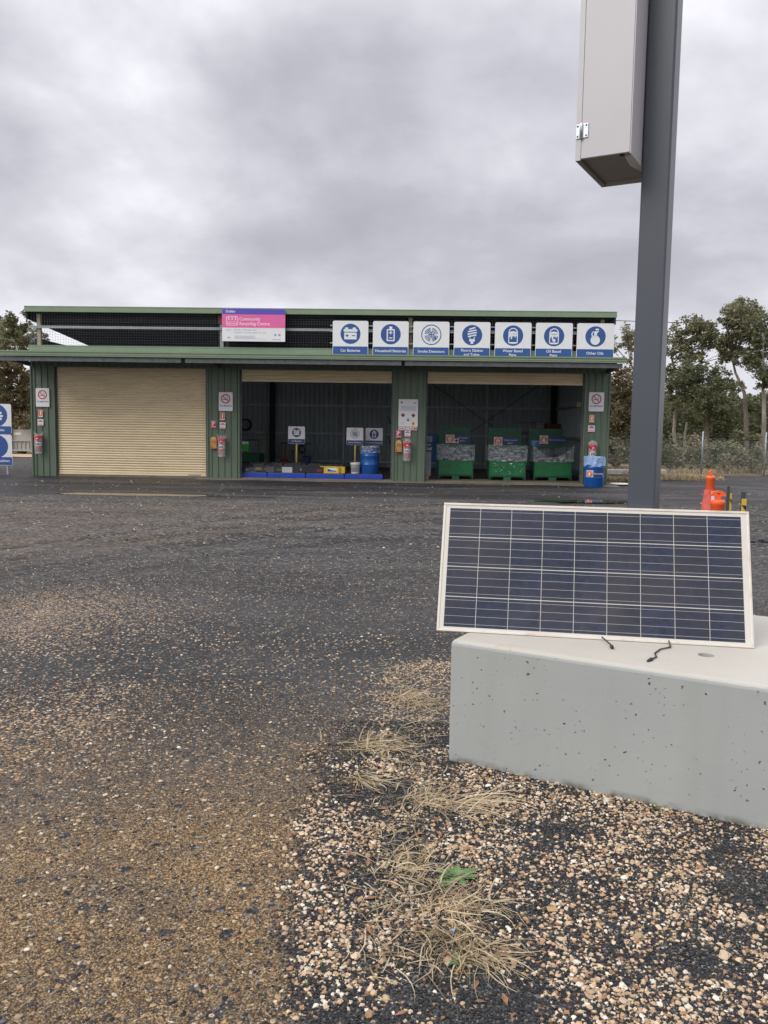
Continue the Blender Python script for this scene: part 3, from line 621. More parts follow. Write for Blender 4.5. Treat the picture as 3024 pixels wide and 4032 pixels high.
def weed(px, py, n, ln, label, z=0.0, up=.45):
    P = at(px*1.823, py*1.823); P.z = gh(P.x, P.y); b = MB()
    for k in range(n):
        a = 6.283*k/n + rnd.uniform(-.3, .3); el = rnd.uniform(.1, up); l_ = ln*rnd.uniform(.6, 1.1); d = Vector((math.cos(a), math.sin(a), 0)); sd = Vector((-d.y, d.x, 0)); pts = []
        for i in range(9):
            f = i/8; wd = l_*.16*math.sin(math.pi*min(1, f*.92+.06))*(1 + .45*(i % 2)); c_ = d*l_*f*math.cos(el) + Vector((0, 0, l_*(f*math.sin(el) - .25*f*f) + .008)); pts += [c_ - sd*wd, c_ + Vector((0,0,-.002)), c_ + sd*wd]
        b.add(pts, [(3*i, 3*i+1, 3*i+4, 3*i+3) for i in range(8)] + [(3*i+1, 3*i+2, 3*i+5, 3*i+4) for i in range(8)])
    o = b.build('green_weed', m_weed); o.location = P; return tag(o, label, 'weed', 'green weeds')
weed(990, 1900, 18, .082, 'bright green rosette weed among the straw tufts')
weed(962, 1912, 6, .05, 'small green weed just left of the bright rosette')
weed(1412, 1752, 5, .045, 'single green sprig at the foot of the block front', up=1.3)
weed(990, 2085, 7, .04, 'low green weed under the nearest straw tuft')
P = at(1192*1.823, 1972*1.823); b = MB(); b.bbox(-.017, .017, -.012, .012, 0, .004, .001); o = b.build('cardboard_scrap', mat('cardboard', (.40,.26,.12), rough=.8)); o.location = P + Vector((0,0,.012)); o.rotation_euler = (.1, .05, .1); tag(o, 'small square tan cardboard scrap lying on the dark gravel', 'litter')
P = at(977*1.823, 2020*1.823); b = MB(); b.bbox(-.008, .008, -.005, .005, 0, .005, .001); o = b.build('wrapper_scrap', m_ltblue); o.location = P + Vector((0,0,.015)); tag(o, 'tiny blue wrapper scrap in the nearest straw tuft', 'litter')
b = MB()
for _ in range(60):
    y = rnd.uniform(2.1, 3.7); x = rnd.uniform(-.15, .4); z = gh(x, y)+.008; a = rnd.uniform(0, 6.28); l_ = rnd.uniform(.012, .03); w_ = l_*.35; c_, s_ = math.cos(a), math.sin(a); h_ = rnd.uniform(0, .008)
    b.add([(x-c_*l_, y-s_*l_, z), (x+s_*w_, y-c_*w_, z+h_), (x+c_*l_, y+s_*l_, z), (x-s_*w_, y+c_*w_, z+h_)], [(0,1,2,3)])
o = b.build('dead_leaves', mat('dead_leaf', (.26,.13,.07), rough=.7, var=.5, vscale=30)); o['kind'] = 'stuff'; o['label'] = 'brown dead leaves among the straw'
# ------------------------------------------------------------------ shed
shed = thing('recycling_shed', 'long low green metal shed with three wide door bays and an open mesh band', 'shed', SA, YAW)
def ribbed(u0, u1, z0, z1, y, pitch=.2, amp=.029, out=-1, phase=0.0, axis='x', ztop=None):
    """trapezoid-ribbed steel sheet; out=-1 ribs stand toward the viewer. 0.8 mm sheet with a real back side"""
    prof = [(u0, 0)]; k = math.floor((u0-phase)/pitch)
    while True:
        c_ = phase + k*pitch; k += 1
        for du, dv in ((-.022, 0), (-.010, amp), (.010, amp), (.022, 0)):
            x = c_ + du
            if u0 < x < u1: prof.append((x, dv))
        if c_ > u1: break
    prof.append((u1, 0)); prof.sort(); b = MB()
    for th in (0, .0012):
        vs = []
        for x, dv in prof:
            yy = y + out*dv - out*th*-1*0 + th
            za = z0; zb = z1 if ztop is None else ztop(x)
            vs += [(x, yy, za), (x, yy, zb)] if axis == 'x' else [(yy, x, za), (yy, x, zb)]
        n = len(prof); fs = [(2*i, 2*i+2, 2*i+3, 2*i+1) for i in range(n-1)]
        b.add(vs, fs)
    return b
rz_ = lambda d: 5.06 - .068*d           # roof underside height
piers = ((0, .77), (5.57, 6.60), (11.37, 12.37), (17.22, 18.0))
for i, (a, c_) in enumerate(piers):
    b = ribbed(a + .001, c_ - .001, 0.0, 3.42, 0, phase=a+.14)
    b.box(a, a+.045, -.034, .10, 0, 3.415); b.box(c_-.045, c_, -.034, .10, 0, 3.415)
    b.box(a+.05, c_-.05, .10, .13, 0, 3.4); b.build('wall_pier', m_green, shed)
b = ribbed(.001, 17.999, 3.425, 3.9, .004, phase=.1); b.build('lintel', m_green, shed)
b = MB(); b.box(-.012, 18.012, -.045, .06, 3.90, 4.07); b.box(-.012, 18.012, -.052, -.0455, 4.045, 4.075); b.box(-.012, .09, -.053, .07, 3.60, 3.899); b.build('parapet_trim', m_greenl, shed)
ribbed(.05, 9.0, 0, 4.06, 0, axis='y', out=-1).build('side_wall', m_green, shed)
ribbed(.05, 9.0, 0, 4.06, 18.0, axis='y', out=1).build('side_wall', m_green, shed)
ribbed(.05, 17.95, 0, 4.5, 9.0, out=1, phase=.07, pitch=.2).build('back_wall', m_inner, shed)
# inner linings of the side walls so that the inside reads as bare sheet
ribbed(.1, 8.95, 0, 4.05, .06, axis='y', out=1).build('side_lining', m_inner, shed)
ribbed(.1, 8.95, 0, 4.05, 17.94, axis='y', out=-1).build('side_lining', m_inner, shed)
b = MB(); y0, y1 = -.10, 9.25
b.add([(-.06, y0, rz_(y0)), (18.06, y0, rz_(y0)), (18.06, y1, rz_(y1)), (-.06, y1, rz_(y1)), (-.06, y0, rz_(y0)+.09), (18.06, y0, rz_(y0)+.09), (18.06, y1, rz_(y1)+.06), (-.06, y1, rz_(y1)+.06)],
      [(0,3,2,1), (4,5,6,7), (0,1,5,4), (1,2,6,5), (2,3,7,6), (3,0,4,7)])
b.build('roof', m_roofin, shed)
b = MB(); b.box(-.075, 18.075, -.135, -.102, 5.085, 5.255); b.box(-.075, 18.075, -.142, -.1355, 5.235, 5.258); b.box(-.075, 18.075, -.100, -.06, 5.235, 5.25); b.build('roof_fascia', m_greenl, shed)
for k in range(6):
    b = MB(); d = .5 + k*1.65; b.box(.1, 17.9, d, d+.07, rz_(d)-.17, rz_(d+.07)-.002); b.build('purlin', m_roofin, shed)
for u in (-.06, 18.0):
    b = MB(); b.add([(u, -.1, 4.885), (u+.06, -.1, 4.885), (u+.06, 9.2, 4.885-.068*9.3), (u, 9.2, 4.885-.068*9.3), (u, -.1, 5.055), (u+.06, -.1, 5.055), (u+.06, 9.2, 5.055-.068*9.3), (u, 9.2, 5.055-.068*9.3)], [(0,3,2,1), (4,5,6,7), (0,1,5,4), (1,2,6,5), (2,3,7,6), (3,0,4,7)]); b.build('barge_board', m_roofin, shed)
# open band: columns, rails, woven mesh
for u, m_ in ((.27, m_beige), (6.02, m_galv), (11.86, m_beige), (17.70, m_beige)):
    b = MB(); b.box(u-.055, u+.055, .08, .18, 4.0, 5.05); b.build('band_column', m_, shed)
b = MB(); b.box(5.93, 6.06, .02, .078, 4.80, 5.05); b.build('rusty_cleat', mat('rusty_steel', (.20,.06,.035), rough=.8, var=.3), shed)
b = MB(); b.box(-.02, 18.0, .015, .06, 4.605, 4.68); b.build('band_rail', m_galv, shed)
b = MB()
for z in (4.77, 4.60, 4.245): b.box(9.4, 18.0, -.050, -.018, z-.018, z+.018)
b.build('sign_rail', m_galv, shed)
b = MB()
def wire(b, p, q, r): b.tube([p, q], r, 3, False, False)
for i in range(int(18/.0825)+1):
    u = i*.0825; wire(b, (u, .004, 4.06), (u, .004, 5.06), .0026)
for i in range(13):
    z = 4.10 + i*.078; wire(b, (0, .008, z), (18, .008, z), .0026)
b.build('mesh_screen', m_wire, shed)
for u in (0.0, 18.0):
    b = MB()
    for i in range(int(9/.0825)+1): d = i*.0825; wire(b, (u, d, 4.05), (u, d, rz_(d)), .0024)
    for i in range(13):
        z = 4.10 + i*.078; dm = min(9.0, (5.06 - z)/.068); wire(b, (u, 0, z), (u, dm, z), .0024)
    b.build('mesh_screen', m_wire, shed)
# canopy
b = MB(); C0, C1 = -.25, 18.09
zc0, zc1 = 3.83, 3.755; n = 92
vs = []; fs = []
for i in range(n*2+1):
    u = C0 + (C1-C0)*i/(n*2); dz = .022*(i % 2); vs += [(u, -.055, zc0+dz), (u, -1.5, zc1+dz-.022), (u, -.055, zc0+dz-.004), (u, -1.5, zc1+dz-.026)]
for i in range(n*2): a = 4*i; fs += [(a, a+4, a+5, a+1), (a+2, a+3, a+7, a+6), (a+1, a+5, a+7, a+3)]
b.add(vs, fs); can = b.build('canopy', m_greenl, shed)
b = MB(); yf = -1.52
b.box(C0, C1, yf, yf+.02, 3.625, 3.775); b.box(C0, C1, yf-.022, yf-.0005, 3.735, 3.778); b.box(C0, C1, yf-.014, yf-.0005, 3.665, 3.705); b.box(C0, C1, yf-.02, yf-.0005, 3.62, 3.648); b.box(C0, C1, yf+.0205, yf+.10, 3.622, 3.632)
b.build('gutter', m_greenl, can)
for a, c_ in ((C0+.02, 5.18), (5.30, 11.63), (11.73, 17.98)):
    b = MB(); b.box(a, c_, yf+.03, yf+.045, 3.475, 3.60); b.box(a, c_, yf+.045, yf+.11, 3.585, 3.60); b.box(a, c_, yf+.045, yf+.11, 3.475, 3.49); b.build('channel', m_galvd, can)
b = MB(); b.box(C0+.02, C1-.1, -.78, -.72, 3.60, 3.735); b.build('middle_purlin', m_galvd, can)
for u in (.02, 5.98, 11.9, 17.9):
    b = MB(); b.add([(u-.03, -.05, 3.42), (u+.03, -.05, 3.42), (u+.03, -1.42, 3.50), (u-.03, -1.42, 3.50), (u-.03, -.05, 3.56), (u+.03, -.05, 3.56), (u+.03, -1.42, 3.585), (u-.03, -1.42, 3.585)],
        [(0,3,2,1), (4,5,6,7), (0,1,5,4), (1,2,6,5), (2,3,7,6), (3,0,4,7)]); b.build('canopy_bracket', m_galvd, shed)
# roller doors
def slats(z0, z1, u0, u1, y):
    b = MB(); vs = []; n = 0; z = z1
    while z > z0 + .001:
        for dz, dy in ((0, .032), (-.020, .034), (-.027, .002), (-.048, -.006), (-.072, .0)):
            zz = max(z0, z+dz); vs += [(u0, y+dy, zz), (u1, y+dy, zz)]; n += 1
        z -= .0765
    b.add(vs, [(2*i, 2*i+2, 2*i+3, 2*i+1) for i in range(n-1)])
    vs2 = [(v[0], v[1]+.002, v[2]) for v in vs]; b.add(vs2, [(2*i, 2*i+1, 2*i+3, 2*i+2) for i in range(n-1)]); return b
for i, (a, c_, zb) in enumerate(((.77, 5.57, .10), (6.60, 11.37, 3.075), (12.37, 17.22, 3.085))):
    lb = ('closed cream roller door', 'cream roller door rolled up above the middle bay', 'cream roller door rolled up above the right bay')[i]
    dr = slats(zb+.03, 3.42, a+.05, c_-.05, .075).build('roller_door', m_cream, shed, lb)
    b = MB(); b.box(a+.05, c_-.05, .062, .09, zb-.03, zb+.03); b.build('bottom_rail', m_cream, dr)
    if i == 0:
        b = MB(); b.box(4.95, 5.35, .058, .0618, zb-.01, zb+.012); b.build('lock_bar', m_galvd, dr)
    for u in (a+.001, c_-.051):
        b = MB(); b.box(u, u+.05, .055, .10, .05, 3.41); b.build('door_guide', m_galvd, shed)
    b = MB(); b.lathe([(0, 0), (.16 if i else .09, 0), (.16 if i else .09, c_-a-.1), (0, c_-a-.1)], 20); o = b.build('door_drum', m_dgrey, shed); o.rotation_euler = (0, rad(90), 0); o.location = (a+.05, .34, 3.58)
# inner frame
for z in (.27, 1.42, 2.57, 3.7):
    b = MB(); b.box(.1, 17.9, 8.86, 8.94, z-.035, z+.035); b.box(.1, 17.9, 8.85, 8.859, z+.02, z+.045); b.build('girt', m_girt, shed)
    for u in (.10, 17.78):
        b = MB(); b.box(u, u+.12, .2, 8.8, z-.04, z+.04); b.build('girt', m_girt, shed)
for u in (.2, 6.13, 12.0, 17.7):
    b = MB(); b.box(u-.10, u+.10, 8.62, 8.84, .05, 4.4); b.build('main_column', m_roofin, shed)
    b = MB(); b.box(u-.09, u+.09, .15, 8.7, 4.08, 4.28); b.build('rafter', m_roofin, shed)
for u in (9.1, 15.0):
    b = MB(); b.box(u-.035, u+.035, 8.74, 8.845, .05, 4.3); b.build('mullion', m_girt, shed)
for p_, q_ in (((12.6, 3.6), (16.6, .9)), ((17.4, 3.75), (13.4, .9))):
    b = MB(); b.tube([(p_[0], 8.72, p_[1]), (q_[0], 8.72, q_[1])], .012, 6); b.build('cross_brace', m_black, shed)
b = MB(); b.tube([(12.4, 8.70, 2.0), (17.6, 8.70, 2.0)], .012, 6); b.build('conduit', m_girt, shed)
o = MB(); o.bbox(-.05, 18.05, .03, 9.05, -.05, .055, .01); fl = o.build('concrete_floor', m_slab); fl.location = SA; fl.rotation_euler = (0, 0, YAW); fl['kind'] = 'structure'; fl['label'] = 'worn brown-grey concrete floor inside the shed'
b = MB(); n = 60; vs = []
for i in range(n+1):
    u = 5.3 + 13*i/n; vs += [(u, .035, .03), (u, -.55 - .35*noise.noise(Vector((u*.6, 3, 1))) - .1*noise.noise(Vector((u*3, 1, 1))), .006)]
b.add(vs, [(2*i, 2*i+1, 2*i+3, 2*i+2) for i in range(n)]); o = b.build('concrete_apron', m_slab); o.location = SA; o.rotation_euler = (0, 0, YAW); o['kind'] = 'structure'; o['label'] = 'dirty concrete apron at the foot of the open bays'

# ------------------------------------------------------------------ signs
def picto(kind, b, b2, cx, cz, R, y):
    """white marks into b, ground-coloured marks over them into b2"""
    Y0, Y1 = y-.002, y; Z0, Z1 = y-.0035, y-.0021
    P = lambda pts: b.poly([(cx+x*R, cz+z*R) for x, z in pts], Y0, Y1)
    Q = lambda pts: b2.poly([(cx+x*R, cz+z*R) for x, z in pts], Z0, Z1)
    if kind == 'car_battery':
        P(rrect(-.62, .62, -.55, .12, .06)); P(rrect(-.70, .70, .20, .46, .12)); P(rrect(-.55, -.22, .42, .62, .04)); P(rrect(.22, .55, .42, .62, .04))
        Q(bar(-.50, -.18, -.18, -.18, .09)); Q(bar(-.34, -.34, -.34, -.02, .09)); Q(bar(.16, -.18, .48, -.18, .09))
    elif kind == 'battery':
        P(rrect(-.40, .40, -.68, .50, .05)); P(rrect(-.15, .15, .5, .76, .03)); Q(rrect(-.28, .28, -.56, .38, .02))
        b3 = b2
        for pts in (bar(-.17, .16, .17, .16, .1), bar(0, -.01, 0, .33, .1), bar(-.17, -.36, .17, -.36, .1)):
            b.poly([(cx+x*R, cz+z*R) for x, z in pts], y-.0052, y-.0036)
    elif kind == 'smoke':
        b2.ring(cx, cz, R*.92, R*1.0, y-.0035, y)
        for r_ in (.22, .36, .50, .64):
            for q_ in range(4): b2.ring(cx, cz, R*(r_-.035), R*(r_+.03), y-.0035, y, q_*90+8, q_*90+82, 12)
        b2.poly([(cx+x*R*.10, cz+z*R*.10) for x, z in disc(0, 0, 1, 16)], Y0, Y1)
        b2.poly([(cx+x*R, cz+z*R) for x, z in bar(-.3, 0, .3, 0, .05)], Y0, Y1); b2.poly([(cx+x*R, cz+z*R) for x, z in bar(0, -.3, 0, .3, .05)], y-.0025, y-.0021)
        b2.ring(cx+R*.34, cz-R*.30, R*.07, R*.14, y-.0045, y-.004, 0, 360, 20)
    elif kind == 'globe':
        for i, (w_, zz) in enumerate(((.30, .66), (.42, .42), (.45, .18), (.42, -.06))):
            P(bar(-w_, zz-.09, w_, zz+.09, .13))
        P(bar(-.28, -.22, -.1, -.42, .07)); P(bar(.3, -.14, .12, -.42, .07)); P(rrect(-.28, .28, -.62, -.40, .03)); P(rrect(-.13, .13, -.86, -.62, .02))
    elif kind in ('water', 'oil'):
        b.ring(cx, cz+.28*R, .38*R, .47*R, Y0, Y1, 0, 180, 20)
        P(rrect(-.47, -.38, -.70, .28, .02)); P(rrect(.38, .47, -.70, .28, .02)); P([(-.47,-.70),(-.35,-.78),(0,-.81),(.35,-.78),(.47,-.70),(.44,-.64),(-.44,-.64)])
        P(disc(0, .26, .17, 24, 2.4)); P([(-.40,.22),(.40,.22),(.40,.02),(.33,-.10),(.28,.0),(.20,-.24),(.12,-.02),(.03,-.10),(-.05,-.02),(-.12,-.36),(-.2,-.36),(-.25,0),(-.32,-.2),(-.40,-.1)][::-1])
        if kind == 'oil': P([(0,-.62),(.20,-.43),(0,-.24),(-.20,-.43)])
    elif kind == 'jug':
        P(disc(-.02, -.36, .46, 30)); P([(-.16,0),(.16,0),(.12,.30),(.36,.52),(-.02,.52),(-.14,.40)]); P(rrect(-.02, .30, .60, .76, .03))
        b.ring(cx-.12*R, cz+.22*R, .20*R, .30*R, Y0-.0001, Y1, 90, 250, 14); P(bar(-.36, .2, -.3, -.12, .10))
    elif kind == 'spray':
        P(rrect(-.26, .26, -.62, .20, .05)); P(rrect(-.16, .16, .26, .42, .02)); P(rrect(-.22, .3, .5, .62, .02)); Q(rrect(-.13, .13, -.46, .06, .02))
    elif kind == 'bottle':
        P(rrect(-.9, .5, .10, .30, .04)); P(rrect(-.9, .62, -.14, .02, .04)); P(rrect(-.9, .5, -.42, -.2, .04))
    elif kind == 'blank': pass
def square_sign(name, label, cat, loc, w, h, kind, lines, group=None, board=m_white, band=m_blue, discm=m_blue, bandh=.24, ts=.105, yaw=YAW, R=None, screws=False, cyf=None):
    t = thing(name, label, cat, loc, yaw, group); b = MB(); b.poly(rrect(0, w, 0, h, .05*w), -.006, 0); b.build('board', board, t)
    bh = bandh*h; b = MB(); b.poly(rrect(.012*w, w-.012*w, .012*h, bh, .02*w), -.0085, -.0062); b.build('caption_band', band, t)
    R = R or .275*w; cx, cz = w/2, (cyf or (bandh + (1-bandh)/2))*h
    if kind != 'smoke': b = MB(); b.poly(disc(cx, cz, R, 48), -.0085, -.0062); b.build('emblem_disc', discm, t)
    bw, bc = MB(), MB(); picto(kind, bw, bc, cx, cz, R if kind != 'smoke' else R, -.0087)
    if bw.f: bw.build('pictogram', board, t)
    if bc.f: bc.build('pictogram_detail', discm, t)
    b = MB(); s_ = ts*w
    if len(lines) == 1: text(b, lines[0], s_, cx, bh*.42, -.0087, bold=.012)
    else: text(b, lines[0], s_, cx, bh*.58, -.0087, bold=.012); text(b, lines[1], s_, cx, bh*.13, -.0087, bold=.012)
    b.build('lettering', board, t)
    if screws:
        b = MB()
        for px_ in ((w/2, .97*h),): b.lathe([(0, 0), (.012, 0), (.008, .004), (0, .005)], 8)
    return t
g7 = 'square blue and white material signs along the shed front'
for (u0, u1, kind, lines, lb) in (
    (9.49, 10.58, 'car_battery', ['Car Batteries'], 'large white and blue sign reading Car Batteries on the shed front'),
    (10.72, 11.81, 'battery', ['Household Batteries'], 'large white and blue sign reading Household Batteries on the shed front'),
    (11.95, 13.05, 'smoke', ['Smoke Detectors'], 'large sign with target rings reading Smoke Detectors on the shed front'),
    (13.19, 14.29, 'globe', ['Fluoro Globes', 'and Tubes'], 'sign with a coiled lamp reading Fluoro Globes and Tubes'),
    (14.43, 15.53, 'water', ['Water Based', 'Paint'], 'sign with a paint tin reading Water Based Paint on the shed front'),
    (15.66, 16.77, 'oil', ['Oil Based', 'Paint'], 'sign with a paint tin and diamond reading Oil Based Paint'),
    (16.90, 18.02, 'jug', ['Other Oils'], 'sign with an oil jug reading Other Oils at the right end')):
    square_sign('material_sign', lb, 'sign', S(u0, -.12, 3.862), u1-u0, 1.045, kind, lines, g7, bandh=.262, ts=.104, R=.305, cyf=.625)
# big pink and violet sign
t = thing('entrance_sign', 'wide violet, pink and white sign reading Community Recycling Centre on the roof edge', 'sign', S(6.10, -.19, 4.245), YAW); W_, H_ = 1.94, .985
b = MB(); b.box(0, W_, -.006, 0, 0, H_); b.build('board', m_white, t)
b = MB(); b.box(0.003, W_-.003, -.0085, -.0062, .81, H_-.003); b.build('violet_band', m_purple, t)
b = MB(); b.box(0.003, W_-.003, -.0085, -.0062, .41, .8095); b.build('pink_band', m_pink, t)
b = MB(); text(b, 'Dubbo', .105, .115, .865, -.0087, 'LEFT', .02); b.build('lettering', m_white, t)
b = MB(); text(b, 'Community', .135, .53, .63, -.0087, 'LEFT', .015); text(b, 'Recycling Centre', .135, .53, .49, -.0087, 'LEFT', .015); b.build('lettering', m_palepink, t)
b = MB()
fr = rrect(.125, .495, .475, .745, .05); fi = rrect(.143, .477, .493, .727, .036)
for i in range(len(fr)): j = (i+1) % len(fr); b.add([(fr[i][0], -.0095, fr[i][1]), (fr[j][0], -.0095, fr[j][1]), (fi[j][0], -.0095, fi[j][1]), (fi[i][0], -.0095, fi[i][1])], [(0,1,2,3)])
for cx in (.205, .31, .415):
    b.poly(rrect(cx-.012, cx+.012, .665, .745, .002), -.0105, -.0097); b.poly([(cx-.035, .668), (cx, .628), (cx+.035, .668)], -.0098, -.0088)
    b.box(cx-.042, cx-.028, -.0098, -.0088, .52, .61); b.box(cx+.028, cx+.042, -.0098, -.0088, .52, .61); b.box(cx-.0278, cx+.0278, -.0098, -.0088, .52, .536)
b.build('emblem', m_palepink, t)
b = MB(); text(b, 'Hours:', .058, .125, .325, -.0063, 'LEFT'); text(b, 'Monday to Friday: 8am - 5pm', .058, .37, .325, -.0063, 'LEFT'); text(b, 'Weekends and public holidays: 9am - 5pm', .058, .37, .245, -.0063, 'LEFT')
text(b, 'EPA', .062, .165, .085, -.0063, 'LEFT', .03)
for k in range(4): b.box(.38, .38 + (.66, .62, .64, 1.0)[k], -.0075, -.0063, .155-.028*k, .163-.028*k)
b.box(1.55, 1.8, -.0075, -.0063, .055, .068); b.build('small_print', m_greyink, t)
b = MB(); b.poly(disc(1.64, .20, .038, 20), -.0075, -.0063); b.build('blue_emblem', m_ltblue, t)
b = MB()
for k in range(5): a = rad(72*k+20); b.poly(disc(1.765+.024*math.cos(a), .20+.024*math.sin(a), .017, 10), -.0075-.0002*k, -.0063)
b.build('pink_emblem', m_pink, t)
# no smoking signs
def nosmoke(u, z, w, h, label):
    t = thing('no_smoking_sign', label, 'sign', S(u, -.042, z), YAW, 'no smoking signs'); b = MB(); b.poly(rrect(0, w, 0, h, .03), -.004, 0); b.build('board', m_white, t)
    cx, cz, R = w/2, h*.645, w*.33; b = MB(); b.ring(cx, cz, R*.78, R, -.0075, -.007); b.poly([(cx+x*R, cz+z*R) for x, z in bar(-.62, .62, .62, -.62, .16)], -.007, -.006); b.build('prohibition_ring', m_red, t)
    b = MB(); b.box(cx-R*.62, cx+R*.35, -.0055, -.0042, cz-R*.2, cz-R*.06); b.box(cx+R*.40, cx+R*.47, -.0055, -.0042, cz-R*.2, cz-R*.06)
    b.tube([(cx+R*.42, -.005, cz), (cx+R*.25, -.005, cz+R*.2), (cx+R*.5, -.005, cz+R*.3), (cx+R*.2, -.005, cz+R*.55)], R*.035, 5); b.build('cigarette', m_blackink, t)
    b = MB(); text(b, 'NO SMOKING', w*.135, cx, h*.24, -.0042, bold=.02); b.build('lettering', m_blackink, t)
nosmoke(.18, 2.17, .43, .58, 'no smoking sign on the far left pier of the shed')
nosmoke(5.95, 2.12, .44, .58, 'no smoking sign between the closed door and the middle bay')
nosmoke(17.35, 2.27, .46, .58, 'no smoking sign on the far right pier of the shed')
def label_orange(u, z, w, h, label, m_):
    t = thing('extinguisher_marker', label, 'sign', S(u, -.038, z), YAW, 'extinguisher location markers'); b = MB(); b.box(0, w, -.003, 0, 0, h); b.build('board', m_white, t)
    b = MB(); b.box(.008, w-.008, -.0045, -.0032, .03, h-.008); b.build('colour_field', m_, t)
    b = MB(); b.poly(rrect(w*.40, w*.62, .055, h*.78, .01), -.006, -.0047); b.poly(rrect(w*.42, w*.75, h*.79, h*.86, .002), -.006, -.0047); b.build('pictogram', m_white, t)
m_oy = mat('faded_orange_ink', (.70, .28, .06), rough=.4)
label_orange(.25, 1.85, .14, .225, 'bright orange extinguisher marker on the far left pier', m_orange)
label_orange(5.99, 1.84, .15, .225, 'red orange extinguisher marker below the second no smoking sign', mat('red_orange_ink', (.62,.09,.04), rough=.4))
label_orange(17.385, 1.94, .155, .22, 'faded yellow orange extinguisher marker on the far right pier', m_oy)
def arc_label(u, z, w, h, label):
    t = thing('extinguisher_notice', label, 'sign', S(u, -.040, z), YAW, 'small notices above the extinguishers'); b = MB(); b.box(0, w, -.003, 0, 0, h); b.build('board', m_white, t)
    b = MB(); cx = w/2; b.ring(cx, h*.50, 0.001, w*.40, -.0045, -.003, 8, 172, 16)
    b.box(w*.12, w*.88, -.0045, -.0032, h*.12, h*.20); b.build('red_arc', m_red, t)
    b = MB(); b.box(w*.3, w*.7, -.0062, -.0049, h*.72, h*.76); b.box(w*.25, w*.75, -.0062, -.0049, h*.60, h*.64); b.box(w*.15, w*.85, -.0062, -.0049, h*.28, h*.31); b.box(w*.2, w*.8, -.0062, -.0049, h*.36, h*.39); b.build('small_print', m_palepink, t)
arc_label(.22, 1.59, .18, .19, 'small red arc notice on the far left pier')
arc_label(5.98, 1.58, .18, .19, 'small red arc notice beside the red hose marker')
arc_label(11.74, 1.42, .18, .18, 'small red arc notice below the hazard board')
arc_label(17.36, 1.65, .205, .19, 'small red arc notice on the far right pier')
def fire_point(u, z, label):
    t = thing('blanket_marker', label, 'sign', S(u, -.040, z), YAW, 'red blanket markers'); b = MB(); b.box(0, .155, -.003, 0, 0, .215); b.build('board', m_white, t)
    b = MB(); b.box(.006, .149, -.0045, -.0032, .006, .209); b.build('colour_field', m_red, t)
    b = MB(); b.poly([(.02, .07), (.04, .07), (.055, .12), (.07, .07), (.085, .07), (.07, .14), (.10, .16), (.115, .12), (.125, .17), (.07, .19), (.05, .20), (.03, .19), (.04, .15)], -.006, -.0047); b.box(.02, .135, -.006, -.0047, .03, .045); b.build('pictogram', m_palepink, t)
    b = MB(); b.poly(disc(.115, .10, .02, 12), -.0075, -.0062); b.build('flame', m_blackink, t)
fire_point(5.71, 1.595, 'red marker with a figure beside the closed door')
fire_point(11.48, 1.38, 'red marker with a figure under the HAZCHEM plate')
def board_box(u, z, label):
    t = thing('blanket_pouch', label, 'pouch', S(u, -.03, z), YAW, 'tan wall pouches'); b = MB(); w_, h_ = .195, .375
    b.poly([(0, 0), (w_, .005), (w_, h_*.80), (w_*.80, h_*.94), (w_*.5, h_), (w_*.2, h_*.94), (0, h_*.80)], -.055, 0); b.build('cover', m_tanbox, t)
    b = MB(); b.poly([(w_*.08, h_*.76), (w_*.92, h_*.76), (w_*.8, h_*.92), (w_*.5, h_*.97), (w_*.2, h_*.92)], -.058, -.0553); b.build('flap', m_paleyel, t)
    b = MB(); b.box(w_*.2, w_*.40, -.0575, -.0553, h_*.52, h_*.60); b.box(w_*.58, w_*.82, -.0575, -.0553, h_*.50, h_*.58); b.box(w_*.1, w_*.3, -.0575, -.0553, h_*.06, h_*.18); b.build('marks', mat('brown_mark', (.18,.07,.03)), t)
board_box(5.695, .95, 'tan wall pouch beside the closed roller door')
board_box(11.465, .935, 'tan wall pouch on the hazard board pier')
